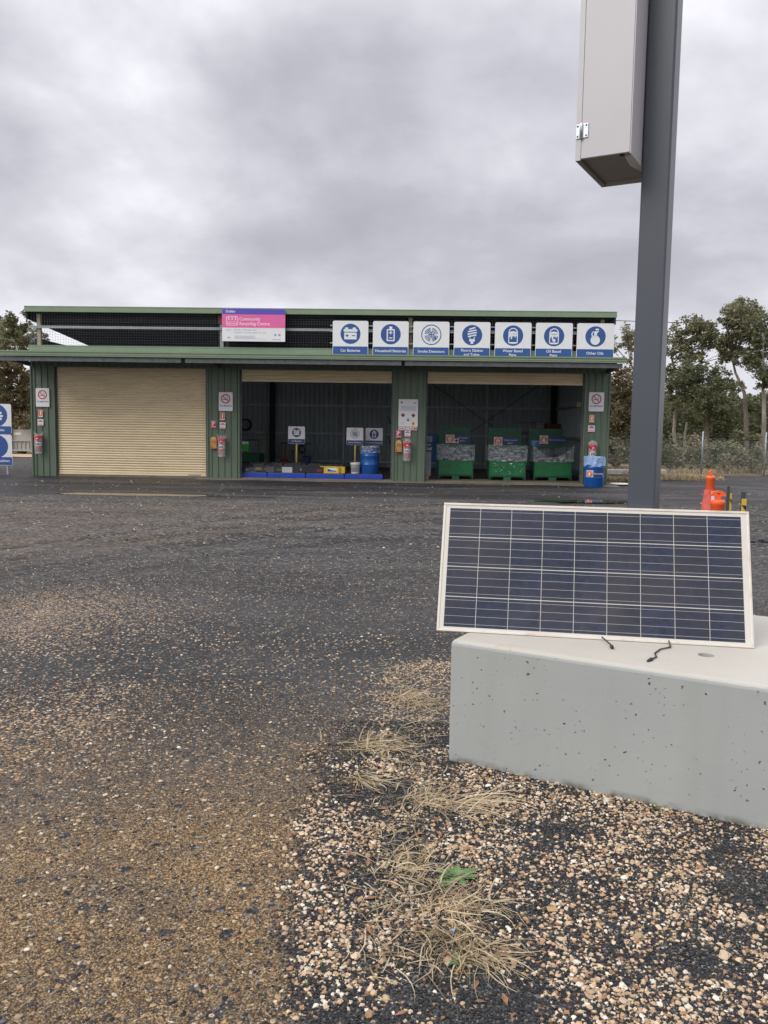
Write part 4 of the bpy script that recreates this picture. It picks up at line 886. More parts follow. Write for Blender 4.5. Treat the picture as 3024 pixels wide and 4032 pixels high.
def extinguisher(u, z, label, seed):
    t = thing('fire_extinguisher', label, 'fire extinguisher', S(u, -.13, z), YAW, 'fire extinguishers in clear bags')
    b = MB(); b.lathe([(0, 0), (.075, 0), (.082, .012), (.082, .36), (.06, .42), (.022, .445), (.022, .47), (0, .47)], 20); b.build('cylinder', m_extred, t)
    b = MB(); b.lathe([(.0835, .15), (.0835, .27)], 20); b.build('label_band', m_white, t)
    b = MB()
    for k in range(5):
        for q_ in range(2): b.box(-.055+.024*k, -.038+.024*k, -.0875, -.0836+.004*abs(k-2), .175+.035*q_, .195+.035*q_)
    b.build('small_print', m_blackink, t)
    b = MB(); n = 26; prof = [(.092, .27), (.10, .33), (.118, .40), (.125, .445), (.09, .47), (.03, .49), (0, .49)]; vs = []; fs = []
    for i, (r_, zz) in enumerate(prof):
        for k in range(n): a = 6.283*k/n; q_ = 1 + .09*math.sin(a*4+seed) + .05*math.sin(a*9+i); vs.append((r_*q_*math.cos(a), r_*q_*math.sin(a)*.85, zz + .01*math.sin(a*3+seed)))
    for i in range(len(prof)-1):
        for k in range(n): fs.append((i*n+k, i*n+(k+1) % n, (i+1)*n+(k+1) % n, (i+1)*n+k))
    b.add(vs, fs, True); b.build('vinyl_cover', m_cover, t)
    b = MB(); b.box(-.03, .035, -.109, -.1045, .365, .395); b.build('cover_print', m_palepink, t)
    b = MB(); b.box(-.012, .012, .0, .11, .43, .46); b.tube([(.0, -.03, .48), (.05, -.05, .50), (.07, -.02, .46)], .008, 6); b.build('valve', m_black, t)
    b = MB(); vs = []; fs = []; n = 30; m__ = 11
    for i in range(m__):
        f = i/(m__-1)
        for k in range(n):
            a = 6.283*k/n; r_ = .125*(1-.18*abs(f-.55)) * (1 + .10*noise.noise(Vector((math.cos(a)*2, math.sin(a)*2+seed, f*4))) )
            if f > .8: r_ *= 1 + .55*(f-.8)*5*abs(math.cos(a))*.5
            vs.append((r_*math.cos(a), r_*.72*math.sin(a), -.10 + .66*f + (.05*math.sin(2*a+seed) if i == m__-1 else 0)))
    for i in range(m__-1):
        for k in range(n): fs.append((i*n+k, i*n+(k+1) % n, (i+1)*n+(k+1) % n, (i+1)*n+k))
    b.add(vs, fs, True); b.build('plastic_bag', m_bag, t)
extinguisher(.27, .80, 'bagged red fire extinguisher on the far left pier', 1.0)
extinguisher(6.06, .80, 'bagged red fire extinguisher right of the closed roller door', 2.2)
extinguisher(11.82, .77, 'bagged red fire extinguisher under the hazard board', 3.7)
extinguisher(17.50, .78, 'bagged red fire extinguisher above the blue drum', 5.1)
# hazard board + HAZCHEM
t = thing('hazard_board', 'tall white board with coloured hazard diamonds on the pier', 'sign', S(11.54, -.042, 1.725), YAW); W_, H_ = .60, .835
b = MB(); b.poly(rrect(0, W_, .0, H_, .012), -.004, 0); b.build('board', m_white, t)
dia = lambda cx, cz, r: [(cx, cz-r), (cx+r, cz), (cx, cz+r), (cx-r, cz)]
for nm, cx, cz, m_ in (('red_diamond', .14, .345, m_dkred), ('red_diamond', .46, .34, m_dkred), ('yellow_diamond', .46, .085, m_yellow)):
    b = MB(); b.poly(dia(cx, cz, .068), -.0055, -.0042); b.build(nm, m_, t)
b = MB(); b.poly([(.24, .215), (.36, .215), (.30, .155)], -.0055, -.0042); b.poly(bar(.27, .24, .33, .25, .012), -.0055, -.0042); b.ring(.14, .085, .060, .064, -.0055, -.0055, 0, 360, 4); b.poly(disc(.14, .10, .012, 10), -.0055, -.0042); b.poly(disc(.46, .10, .018, 10), -.0075, -.0057); b.build('black_marks', m_blackink, t)
b = MB(); text(b, 'EPA', .05, .51, .70, -.0042, bold=.03); b.build('lettering', m_blackink, t)
b = MB(); b.poly(disc(.095, .735, .03, 14), -.0055, -.0042); b.build('crest', m_dkred, t)
b = MB()
for k in range(4):
    x = .06 + .02*(k < 2); 
    while x < .53 - .02*(k < 2): w_ = rnd.uniform(.02, .06); b.box(x, min(.54, x+w_), -.0052, -.0042, .60-.035*k, .614-.035*k); x += w_+.01
b.build('small_print', m_greyink, t)
t = thing('hazchem_plate', 'white plate with red capitals HAZCHEM below the hazard board', 'sign', S(11.545, -.042, 1.612), YAW)
b = MB(); b.poly(rrect(0, .58, 0, .105, .012), -.004, 0); b.build('board', m_white, t)
b = MB(); text(b, 'HAZCHEM', .118, .29, .012, -.0042, bold=.012); b.build('lettering', m_red, t)
# left stand with two signs cut by the frame
t = thing('sign_stand', 'galvanised posts carrying two square signs left of the shed', 'sign stand', at(30, 1868), YAW); t.location.z = 0
SPX = t.location.copy()
b = MB(); b.box(-.03, .03, 0, .05, 0, 2.15); b.build('post', m_galv, t); b = MB(); b.box(-.85, -.79, 0, .05, 0, 2.15); b.build('post', m_galv, t)
b = MB(); b.box(-.85, .03, .051, .075, 1.2, 1.26); b.build('rail', m_galv, t)
def on_stand(z, kind, line, lb):
    q = SPX + SU*(-.80) - SD*.012; q.z = z
    square_sign('material_sign', lb, 'sign', q, .98, .975, kind, [line], g7, band=m_blue, discm=m_blue, bandh=.275, ts=.115, R=.36, cyf=.63)
zz = at(50, 1709, 0); 
on_stand(1.275, 'bottle', 'Gas Bottles', 'upper of the two signs on the stand at the left edge, reading Gas Bottles')
on_stand(.29, 'blank', 'Fire Extinguishers', 'lower of the two signs on the stand at the left edge, caption ending shers')
FZ = .055
# ------------------------------------------------------------------ drums
def drum(loc, h, r, label, bagmat, bagdrop, seed):
    t = thing('steel_drum', label, 'drum', loc, YAW, 'blue drums'); b = MB()
    prof = [(0, 0), (r-.01, 0), (r, .012)]
    for zf in (.35, .68): prof += [(r, h*zf-.022), (r+.012, h*zf-.006), (r+.012, h*zf+.006), (r, h*zf+.022)]
    prof += [(r, h-.02), (r+.008, h-.012), (r+.008, h), (r-.006, h), (r-.008, h-.02), (r-.008, h-.25), (0, h-.25)]
    b.lathe(prof, 40); b.build('body', m_drum, t)
    b = MB(); n = 56; prof = [(.6, -.12), (.85, -.02), (.99, .05), (1.06, .03), (1.09, -.05), (1.10, -.16), (1.12, -.24)]; vs = []; fs = []
    for i, (q_, dz) in enumerate(prof):
        for k in range(n):
            a = 6.283*k/n; w_ = noise.noise(Vector((math.cos(a)*3, math.sin(a)*3+seed, i*.45)))*.16 + .05*math.sin(a*11+seed+i)
            rr = r*q_*(1+w_*(.25+.1*i)); dd = dz*(bagdrop if i > 3 else 1) + (.07*noise.noise(Vector((math.cos(a)*2+seed, math.sin(a)*2, 3.0))) if i > 2 else 0)
            vs.append((rr*math.cos(a), rr*math.sin(a), h+dd))
    for i in range(len(prof)-1):
        for k in range(n): fs.append((i*n+k, i*n+(k+1) % n, (i+1)*n+(k+1) % n, (i+1)*n+k))
    b.add(vs, fs, False); b.build('liner_bag', bagmat, t); return t
P = at(2000+955*.3617, 1180+2050*.3617, 0); u_, d_ = suv(P)
t = drum(S(17.46, -.68), .86, .285, 'blue drum with a spray can label outside the right end of the shed', m_blubag, 1.0, 2.0)
def curved(b, R_, a0, a1, z0, z1, n=10):
    vs = []
    for i in range(n+1): a = rad(a0+(a1-a0)*i/n); vs += [(R_*math.cos(a), R_*math.sin(a), z0), (R_*math.cos(a), R_*math.sin(a), z1)]
    b.add(vs, [(2*i, 2*i+2, 2*i+3, 2*i+1) for i in range(n)])
b = MB(); curved(b, .2995, -150, -106, .30, .51); b.build('square_label', m_silver, t)
b = MB(); b.poly(disc(0, .405, .085, 30), -.006, -.001); o = b.build('orange_disc', m_orange, t); o.rotation_euler = (0, 0, rad(-38)); o.location = (.306*math.cos(rad(-128)), .306*math.sin(rad(-128)), 0)
b, b2 = MB(), MB(); picto('spray', b, b2, 0, .405, .085, -.0062); o = b.build('pictogram', m_white, t); o.rotation_euler = (0, 0, rad(-38)); o.location = (.306*math.cos(rad(-128)), .306*math.sin(rad(-128)), 0)
b = MB(); curved(b, .2995, -104, -45, .33, .49); b.build('name_label', m_navy, t)
b = MB(); text(b, 'Aerosols', .075, .06, .385, -.303); b.build('lettering', m_white, t)
# ------------------------------------------------------------------ middle bay: bunded pallets, batteries, posts
def bay(px, py, z): u, d = suv(at(px, py, z)); return u, d
A_ = lambda x, y: (920 + x*.3858, 1480 + y*.3858)
fu = []
for i, (x0, x1) in enumerate(((-50, 342), (345, 738), (742, 1133), (1137, 1527))):
    q0 = bay(*A_(x0, 1030 + i*8), FZ); q1 = bay(*A_(x1, 1036 + i*8), FZ); fu.append((q0, q1))
d0 = sum(q[0][1] for q in fu)/4
us = fu[3][1][0]; uw = (fu[3][1][0]-fu[1][0][0])/3
print('pallets d', d0, 'right', us, 'w', uw)
PD = d0
for i in range(4):
    t = thing('spill_pallet', 'blue spill pallet, %s of the four in the middle bay' % ('leftmost', 'second from the left', 'third from the left', 'rightmost')[i], 'pallet', S(us - uw*(4-i), PD, FZ), YAW, 'blue spill pallets')
    b = MB(); w_ = uw-.02
    b.bbox(0, w_, 0, 1.25, 0, .145, .012); b.build('sump', m_bluep, t)
    b = MB()
    for k in range(16): b.box(.03, w_-.03, .03+k*.075, .03+k*.075+.045, .1455, .162)
    b.build('grating', m_dgrey, t)
def battery(u, d, z, w_, h_, dp, m_, label, lab=None, rz=0, term=True):
    t = thing('car_battery', label, 'battery', S(u, d, z), YAW + rz, 'old batteries on the spill pallets'); b = MB()
    b.bbox(-w_/2, w_/2, -dp/2, dp/2, 0, h_*.82, .008); b.build('case', m_, t)
    b = MB(); b.bbox(-w_/2-.003, w_/2+.003, -dp/2-.003, dp/2+.003, h_*.821, h_*.95, .006); b.box(-w_*.3, w_*.3, -.02, .02, h_*.951, h_*.985); b.build('lid', m_ if lab == 'same' else m_black, t)
    b = MB()
    for sx in (-.36, .36): b.lathe([(0, 0), (.011, 0), (.009, .02), (0, .02)], 10, (w_*sx, dp*.22, h_*.951))
    b.build('terminals', m_galvd, t)
    if lab and lab != 'same': b = MB(); b.box(-w_*.30, w_*.30, -dp/2-.0025, -dp/2-.0005, h_*.25, h_*.60); b.build('label_sticker', lab, t)
    return t
z0 = FZ + .163
m_bl1 = mat('pale_blue_label', (.16,.20,.28)); m_bl2 = mat('mustard_label', (.16,.13,.06)); m_bl3 = mat('dull_green_label', (.05,.085,.05)); m_bl4 = mat('dull_red_label', (.16,.03,.03))
ux = lambda x: bay(*A_(x, 975), z0)[0]
row = [(100, .30, .20, m_black, None, 'black battery at the far left of the front row'), (168, .30, .17, m_dgrey, m_bl1, 'grey battery with a pale blue label'), (218, .29, .17, m_dgrey, m_navy, 'dark battery with a navy label'),
    (284, .36, .26, m_black, m_bl2, 'tall black battery with a small mustard label'), (345, .28, .24, m_black, m_bl3, 'black battery with a dull green label near the first pallet joint'), (420, .36, .22, m_dgrey, None, 'plain dark grey battery left of centre'),
    (500, .34, .22, m_black, m_bl3, 'black battery with a green sticker left of the white one'), (605, .46, .22, m_lgrey, None, 'light grey battery in the middle of the front row'), (672, .30, .26, m_black, None, 'black battery right of the light grey one'),
    (725, .30, .25, m_black, m_bl2, 'black battery with a brown label over the second joint'), (800, .42, .26, m_black, None, 'wide black battery left of the red-lettered one'), (862, .20, .22, m_black, None, 'narrow black battery beside the red-lettered one'),
    (915, .27, .21, m_black, m_bl4, 'black battery with red lettering beside the yellow ones')]
for (x, w_, h_, m_, lb, label) in row: battery(ux(x), PD+.16, z0, w_*.98, h_, .18, m_, label, lb, rnd.uniform(-.06, .06))
m_navylab = mat('black_yellow_label', (.02,.02,.03))
battery(ux(968), PD+.18, z0, .29, .225, .18, m_yellow, 'plain yellow battery, left of the three yellow ones', 'same')
t = battery(ux(1040), PD+.15, z0, .48, .225, .2, m_yellow, 'wide yellow battery with a black and white label', 'same'); b = MB(); b.box(-.15, .17, -.1035, -.1008, .05, .17); b.build('label_sticker', m_white, t); b = MB(); b.poly([(-.13,.06),(.15,.06),(.15,.09),(.02,.10),(-.13,.15)], -.106, -.1037); b.build('label_swoosh', m_blue, t)
battery(ux(1128), PD+.22, z0, .27, .22, .18, m_yellow, 'dirty yellow battery, right of the three yellow ones', 'same')
adj = ['black', 'scuffed black', 'dusty black']
for k in range(17):
    x = 90 + k*63; 
    battery(ux(x + rnd.uniform(-9, 9)), PD+.55+rnd.uniform(-.05, .05), z0, rnd.uniform(.26, .36), rnd.uniform(.23, .31), .19, rnd.choice((m_black, m_black, m_dgrey)), '%s battery in the second row, number %d from the left on the pallets' % (adj[k % 3], k+1), rnd.choice((None, None, None, None, m_bl3)), rnd.uniform(-.3, .3))
for k, x in enumerate((90, 185, 310, 415, 480, 690, 830)):
    battery(ux(x), PD+.93, z0, .3, .3, .19, m_black, 'black battery standing at the back of the pallets %s' % ('by the left pier', 'behind the navy label', 'behind the mustard label', 'left of the signpost', 'near the yellow signpost', 'right of the yellow signpost', 'behind the wide black one')[k], None, rnd.uniform(-.4, .4))
def post_sign(x0, x1, ytop, ybot, xp, kind, line, label, d):
    a, c_ = at(*A_(x0, ybot), 1.6), None
    # place on the vertical plane at depth d
    def pl(x, y):
        r = ray(*A_(x, y)); n = SD; tt = (SA + SD*d - CAM).dot(n)/r.dot(n); return CAM + r*tt
    p0, p1, p2 = pl(x0, ybot), pl(x1, ybot), pl(x0, ytop); w_ = (p1-p0).length; h_ = p2.z-p0.z
    t = square_sign('post_sign', label, 'sign', p0, w_, h_, kind, [line], 'signs on yellow posts inside the shed', band=m_navy, discm=m_navy, bandh=.27, ts=.112, R=w_*.27, cyf=.64)
    pp_ = pl(xp, 900); b = MB(); lx = (pp_-p0).dot(SU); b.lathe([(0, -p0.z + z0), (.03, -p0.z + z0), (.03, h_*.9), (0, h_*.9)], 14, (lx, .035, 0)); b.build('post', m_paleyel, t)
    b = MB(); b.lathe([(0, 0), (.012, 0), (.008, .004), (0, .005)], 10); o = b.build('screw', m_galvd, t); o.rotation_euler = (rad(90), 0, 0); o.location = (w_/2, -.007, h_*.95)
post_sign(556, 727, 514, 690, 640, 'car_battery', 'Car Batteries', 'sign on a yellow post reading Car Batteries behind the battery rows', PD+.75)
post_sign(1152, 1321, 528, 704, 1238, 'smoke', 'Smoke Detectors', 'sign on a yellow post reading Smoke Detectors behind the white bucket', PD+.6)
post_sign(1345, 1520, 531, 707, 1430, 'battery', 'Household Batteries', 'sign on a yellow post reading Household Batteries behind the blue drum', PD+.95)
ub = ux(1270); t = thing('bucket', 'white plastic bucket on the rightmost blue pallet', 'bucket', S(ub, PD+.3, z0), YAW)
b = MB(); b.lathe([(0, 0), (.128, 0), (.132, .01), (.150, .29), (.160, .292), (.160, .305), (.150, .306), (.155, .335), (.162, .336), (.162, .346), (.148, .346), (.14, .05), (0, .05)], 32); b.build('body', m_bucket, t)
b = MB(); b.tube([(-.16, 0, .31), (-.13, -.10, .26), (0, -.165, .22), (.13, -.10, .26), (.16, 0, .31)], .003, 6); b.build('handle', m_galv, t)
drum(S(ux(1412), PD+.42, z0), .83, .285, 'blue drum with a clear liner standing on the rightmost pallet inside', m_film, .7, 6.0)
# clutter behind in the middle bay
def bw(x, y, d):      # point on vertical plane d behind the front, from crop A_
    r = ray(*A_(x, y)); tt = (SA + SD*d - CAM).dot(SD)/r.dot(SD); return CAM + r*tt
def slabthing(name, label, cat, x0, x1, y0, y1, d, thick, m_, lean=0, pc=A_):
    r0 = ray(*pc(x0, y1)); tt = (SA + SD*d - CAM).dot(SD)/r0.dot(SD); p0 = CAM + r0*tt
    r1 = ray(*pc(x1, y0)); tt = (SA + SD*d - CAM).dot(SD)/r1.dot(SD); p1 = CAM + r1*tt
    t = thing(name, label, cat, p0, YAW); w_ = (p1-p0).dot(SU); h_ = p1.z-p0.z
    return t, w_, h_
t, w_, h_ = slabthing('waste_cage', 'dark green cage bin in the left shadow of the middle bay', 'bin', 62, 262, 650, 905, 4.2, 1, None); h_ += t.location.z - FZ; t.location.z = FZ
b = MB(); b.bbox(0, w_, 0, 1.0, .12, h_*.55, .01); b.build('body', m_bind, t)
b = MB()
for x in (0, w_-.05): b.box(x, x+.05, -.051, -.001, 0, h_); b.box(x, x+.05, 1.001, 1.05, 0, h_)
b.box(.051, w_-.051, -.05, -.001, h_-.05, h_); b.box(.051, w_-.051, 1.001, 1.05, h_-.05, h_); b.build('frame', m_bind, t)
b = MB(); b.box(.02, .34, -.056, -.0515, h_*.62, h_*.85); b.build('green_notice', mat('bright_green_notice', (.05,.35,.05)), t)
b = MB(); b.box(.02, .34, -.062, -.0565, h_*.86, h_*.93); b.build('notice_top', m_white, t)
t, w_, h_ = slabthing('cardboard_sheet', 'grey-brown flat board standing beside the dark green cage', 'board', 262, 320, 640, 850, 5.2, .1, None); b = MB(); b.box(0, w_, 0, .04, 0, h_); b.box(.0, .03, -.02, -.001, 0, h_); b.build('sheet', mat('grey_board', (.14,.13,.115)), t)
for k, (x0, x1, y0, y1, d, lb, c_) in enumerate(((478, 600, 672, 850, 7.8, 'pale board leaning left of the red shovel against the back wall', (.22,.22,.21)), (600, 705, 760, 870, 7.5, 'grey board leaning behind the yellow post', (.24,.23,.22)), (712, 785, 678, 830, 7.7, 'tall pale board leaning right of the tyre', (.20,.24,.24)))):
    t, w_, h_ = slabthing('leaning_board', lb, 'board', x0, x1, y0, y1, d, .1, None); h_ += t.location.z-FZ; t.location.z = FZ; b = MB(); b.bbox(0, w_, 0, .03, 0, h_, .006); o = b.build('sheet', mat('board_%d' % k, c_, dirt=(.1,.09,.08), dirt_amt=.5), t); b = MB(); b.box(.0, w_, -.015, -.001, h_*.93, h_*.97); b.box(.02, .05, -.016, -.001, .02, h_*.92); b.build('batten', m_dgrey, t); t.rotation_euler = (Matrix.Rotation(YAW, 3, 'Z') @ Matrix.Rotation(rad(-9), 3, 'X')).to_euler()
t, w_, h_ = slabthing('shovel', 'dull red shovel standing among the leaning boards', 'shovel', 525, 548, 690, 890, 7.2, .1, None)
h_ += t.location.z-FZ; t.location.z = FZ; b = MB(); b.tube([(0, 0, .3), (0, .05, h_)], .016, 8); b.tube([(-.08, .05, h_), (.08, .05, h_)], .014, 8); b.build('handle', m_dkred, t)
b = MB(); b.poly([(-.2, .0), (.2, 0), (.24, .22), (.1, .34), (-.1, .34), (-.24, .22)], -.03, -.018); b.build('blade', m_dkred, t)
t, w_, h_ = slabthing('old_tyre', 'small dark wheel rim propped right of the yellow signpost', 'tyre', 697, 718, 712, 785, 7.0, .1, None)
b = MB(); pts = [(.0+.12*math.cos(rad(a)), 0, h_/2 + h_/2*math.sin(rad(a))) for a in range(0, 361, 15)]; b.tube(pts, .035, 8, False); b.build('ring', m_black, t)
t, w_, h_ = slabthing('storage_crate', 'navy plastic crate below the tall pale board', 'crate', 700, 772, 830, 892, 6.6, .1, None); h_ += t.location.z-FZ; t.location.z = FZ; b = MB(); b.bbox(0, w_, 0, .5, 0, h_, .015); b.build('body', m_navy, t); b = MB(); b.bbox(-.02, w_+.02, -.02, .52, h_+.001, h_+.04, .008); b.build('rim', m_navy, t)
t, w_, h_ = slabthing('hose_reel', 'round coil of dark hose hung on the back wall at left', 'hose reel', 65, 130, 440, 555, 8.6, .1, None); b = MB(); r_ = h_/2
for k in range(4): b.tube([(r_*(1-.05*k)*math.cos(rad(a)), -.03*k, r_ + r_*(1-.05*k)*math.sin(rad(a))) for a in range(0, 361, 15)], .022, 6, False)
b.build('coil', m_black, t)
t.location += SU*.25
for k, y in enumerate((410, 610)):
    t, w_, h_ = slabthing('wall_hook', ('upper', 'lower')[k] + ' black bent hook on the back wall near the third pier', 'hook', 1572, 1625, y, y+75, 8.5, .1, None); b = MB(); b.tube([(0, 0, h_), (w_*.4, -.05, h_*.3), (w_*.3, -.08, 0), (w_*1.1, 0, 0)], .018, 6); b.build('rod', m_black, t)
t, w_, h_ = slabthing('leaning_sheet', 'thin curved black and white sheet leaning inside the third pier', 'board', 1585, 1612, 900, 1045, 2.4, .1, None); h_ += t.location.z-FZ; t.location.z = FZ
b = MB(); b.add([(0,0,0),(.05,0,0),(.34,0,h_),(.27,0,h_),(0,.03,0),(.05,.03,0),(.34,.03,h_),(.27,.03,h_)], [(0,1,2,3),(7,6,5,4),(0,4,5,1),(1,5,6,2),(2,6,7,3),(3,7,4,0)]); b.build('sheet', m_black, t)
b = MB(); b.add([(.052,0,0),(.065,0,0),(.36,0,h_),(.342,0,h_),(.052,.03,0),(.065,.03,0),(.36,.03,h_),(.342,.03,h_)], [(0,1,2,3),(7,6,5,4),(0,4,5,1),(1,5,6,2),(2,6,7,3),(3,7,4,0)]); b.build('edge', m_lgrey, t)

# ------------------------------------------------------------------ right bay: three green bins
B_ = lambda x, y: (1640 + x*.40989, 1480 + y*.40989)
def bxy(x, y, z): return suv(at(*B_(x, y), z))
def paint_bin(x0, x1, yb, xs0, xs1, ysb, kind, lines, label, seed, notice=False, splash=False, sag=0.0, shift=0.0, tilt=0):
    q0, q1 = bxy(x0, yb, FZ), bxy(x1, yb, FZ); d = (q0[1]+q1[1])/2; w_ = q1[0]-q0[0]; D_ = 1.0
    t = thing('paint_bin', label, 'bin', S(q0[0], d, FZ), YAW, 'green lidless paint bins in the right bay')
    b = MB(); b.box(.035, w_-.035, .012, .018, .15, .60); b.box(.035, w_-.035, D_-.018, D_-.012, .15, .60); b.box(.012, .018, .035, D_-.035, .15, .60); b.box(w_-.018, w_-.012, .035, D_-.035, .15, .60); b.box(.02, w_-.02, .02, D_-.02, .15, .16)
    b.box(.04, w_-.04, .0, .011, .575, .605); b.build('tub', m_bin, t)
    b = MB()
    for x in (0, w_-.034):
        for y in (0, D_-.034): b.box(x, x+.034, y, y+.034, .0, 1.12)
    b.box(.035, w_-.035, -.002, .03, .105, .145); b.box(.035, w_-.035, D_-.03, D_, .105, .145); b.box(.001, .033, .035, D_-.035, .105, .145); b.box(w_-.033, w_-.001, .035, D_-.035, .105, .145)
    b.box(.035, w_-.035, 0, .03, 1.09, 1.12); b.box(.001, .033, .035, D_-.035, 1.09, 1.12); b.box(w_-.033, w_-.001, .035, D_-.035, 1.09, 1.12)
    for x, s_ in ((.034, 1), (w_-.034, -1)): b.add([(x, .005, .02), (x, .03, .02), (x+s_*.09, .03, .104), (x+s_*.09, .005, .104), (x, .005, .06), (x, .03, .06), (x+s_*.05, .03, .104), (x+s_*.05, .005, .104)], [(0,3,7,4), (1,5,6,2), (0,1,2,3), (4,7,6,5)])
    b.build('frame', m_bind, t)
    b = MB(); b.box(w_*.40, w_*.595, -.012, D_, .0, .1045); b.build('fork_channel', m_bin, t)
    # back board
    X0, X1 = w_*.03+shift, w_*.955+shift; bt = 1.68
    b = MB(); b.poly(rrect(X0, X1, 1.05, bt, .04), D_-.01, D_+.01); bo = b.build('back_board', m_bind, t)
    # picture plates on the board
    sc_ = lambda x: ((B_(x, 0)[0]))
    def pb(x, y):
        r = ray(*B_(x, y)); tt = (SA + SD*(d+D_-.015) - CAM).dot(SD)/r.dot(SD); p_ = CAM + r*tt; uu, dd = suv(p_); return uu-q0[0], p_.z-FZ
    a0, a1 = pb(xs0, ysb), pb(xs0+84, ysb-80); s_ = a1[0]-a0[0]; y_ = D_-.012
    pl = bpy.data.objects.new('label_plate', None)
    b = MB(); b.box(a0[0], a1[0], y_-.004, y_, a0[1], a1[1]); ob = b.build('picture_label', m_silver, bo)
    cx, cz = (a0[0]+a1[0])/2, (a0[1]+a1[1])/2; b = MB(); b.poly(disc(cx, cz, s_*.44, 30), y_-.0065, y_-.0042); b.build('orange_disc', m_orange, bo)
    b, b2 = MB(), MB(); picto(kind, b, b2, cx, cz, s_*.42, y_-.0067); b.build('pictogram', m_white, bo)
    e0, e1 = pb(xs0+88, ysb-2), pb(xs1, ysb-76); b = MB(); b.box(e0[0], e1[0], y_-.004, y_, e0[1]+.01, e1[1]-.01); b.build('name_label', m_navy, bo)
    b = MB(); hh = e1[1]-e0[1]; cxx = (e0[0]+e1[0])/2
    if len(lines) == 2: text(b, lines[0], .085, cxx, e0[1]+hh*.55, y_-.0045); text(b, lines[1], .085, cxx, e0[1]+hh*.20, y_-.0045)
    else: text(b, lines[0], .085, cxx, e0[1]+hh*.38, y_-.0045)
    b.build('lettering', m_silver, bo)
    if kind == 'oil':
        f0, f1 = pb(363, 645), pb(405, 603); b = MB(); b.box(f0[0], f1[0], y_-.009, y_-.007, f0[1], f1[1]); b.build('diamond_label', m_white, bo); b = MB(); b.poly(dia((f0[0]+f1[0])/2, (f0[1]+f1[1])/2, (f1[0]-f0[0])*.45), y_-.0115, y_-.0092); b.build('red_diamond', m_dkred, bo)
    if notice:
        f0, f1 = pb(1100, 690), pb(1182, 618); b = MB(); b.box(f0[0], f1[0], y_-.004, y_, f0[1], f1[1]); b.build('notice', mat('dull_blue_notice', (.05,.16,.36)), bo)
        b = MB()
        for k in range(4): b.box(f0[0]+.03, f0[0]+.03+(.2, .12, .1, .18)[k], y_-.006, y_-.0042, f1[1]-.05-.05*k, f1[1]-.035-.05*k)
        b.build('small_print', m_silver, bo)
    if splash:
        b = MB(); rr_ = random.Random(3)
        for k in range(26):
            x = rr_.uniform(.1, w_-.1); z = rr_.uniform(.22, .55); r_ = rr_.uniform(.004, .012); b.poly([(x+r_*math.cos(a)*rr_.uniform(.6, 1.2), z+r_*math.sin(a)*rr_.uniform(.6, 2.4)) for a in [k_*.785 for k_ in range(8)]], .0085, .0115)
        b.poly([(w_*.55, .54), (w_*.57, .52), (w_*.62, .525), (w_*.64, .55), (w_*.60, .56)], .008, .0118); b.build('paint_splashes', m_splash, t)
    # liner: crumpled film folded over the rim
    b = MB(); N_, M_ = 88, 15; vs = []; fs = []; per = []
    for k in range(N_):
        f = k/N_*4; s2 = int(f); g_ = f-s2
        per.append(((g_*w_, 0), (w_, g_*D_), (w_-g_*w_, D_), (0, D_-g_*D_))[s2])
    for i in range(M_):
        fi = i/(M_-1)
        for k, (x, y) in enumerate(per):
            if y > D_*.97: zt_ = 1.10
            else: zt_ = 1.13
            front = 1 if y < .01 else 0
            bulge = .03 + .03*abs(noise.noise(Vector((x*3+seed, y*3, fi*2.4)))) + .012*noise.noise(Vector((x*11+seed, y*9, fi*9)))
            nx_, ny_ = (x/w_-.5)*2, (y/D_-.5)*2; q_ = max(abs(nx_), abs(ny_)); ox = nx_ if abs(nx_) > .98 else nx_*.3; oy = ny_ if abs(ny_) > .98 else ny_*.3
            z = zt_ - fi*(.52 + .04*noise.noise(Vector((x*4, y*4, seed)))) - sag*front*math.sin(math.pi*min(1, max(0, x/w_)))*(1-fi)*.9
            sx_ = bulge*(1 - .3*fi)
            vs.append((x+ox*sx_, y+oy*sx_, z))
    for i in range(M_-1):
        for k in range(N_): fs.append((i*N_+k, i*N_+(k+1) % N_, (i+1)*N_+(k+1) % N_, (i+1)*N_+k))
    b.add(vs, fs, False)
    inner = [(x*.94+.03*w_, y*.94+.03*D_, .72 + .1*noise.noise(Vector((x*4+seed, y*4, 1)))) for x, y in per]; b.build('plastic_liner', m_film, t)
    b = MB(); r2_ = random.Random(seed)
    return t, w_
def tins(t, w_, n, seed, group, what):
    r_ = random.Random(seed)
    for k in range(n):
        x, y = .18 + (w_-.36)*((k % 4)+.5)/4 + r_.uniform(-.03, .03), .18 + .2*(k//4); z = r_.uniform(.60, .74); m_ = r_.choice((m_silver, m_white, m_dkred, m_lgrey)); rad_ = r_.uniform(.07, .09)
        tt = thing('paint_tin', what[k], 'tin', t.matrix_basis @ Vector((x, y, z)) if False else S(*suv(t.location)) + SU*x + SD*y + Vector((0, 0, FZ + z - .2)), YAW, group)
        b = MB(); b.lathe([(0, 0), (rad_, 0), (rad_, .19), (rad_+.004, .195), (rad_+.004, .2), (rad_-.008, .2), (rad_-.01, .192), (0, .192)], 20); b.build('can', m_, tt)
        b = MB(); b.lathe([(rad_+.001, .04), (rad_+.001, .15)], 20); b.build('wrapper', r_.choice((m_dkred, m_white, m_bl1, m_navy)), tt)
wds = ['first', 'second', 'third', 'fourth', 'fifth', 'sixth', 'seventh', 'eighth']
t, w_ = paint_bin(205, 540, 992, 280, 515, 645, 'oil', ['Oil based', 'paint'], 'green bin labelled Oil based paint, full clear liner', 1)
tins(t, w_, 4, 1, 'tins in the paint bins', ['old paint tin, %s from the left in the oil based bin' % wds[k] for k in range(4)])
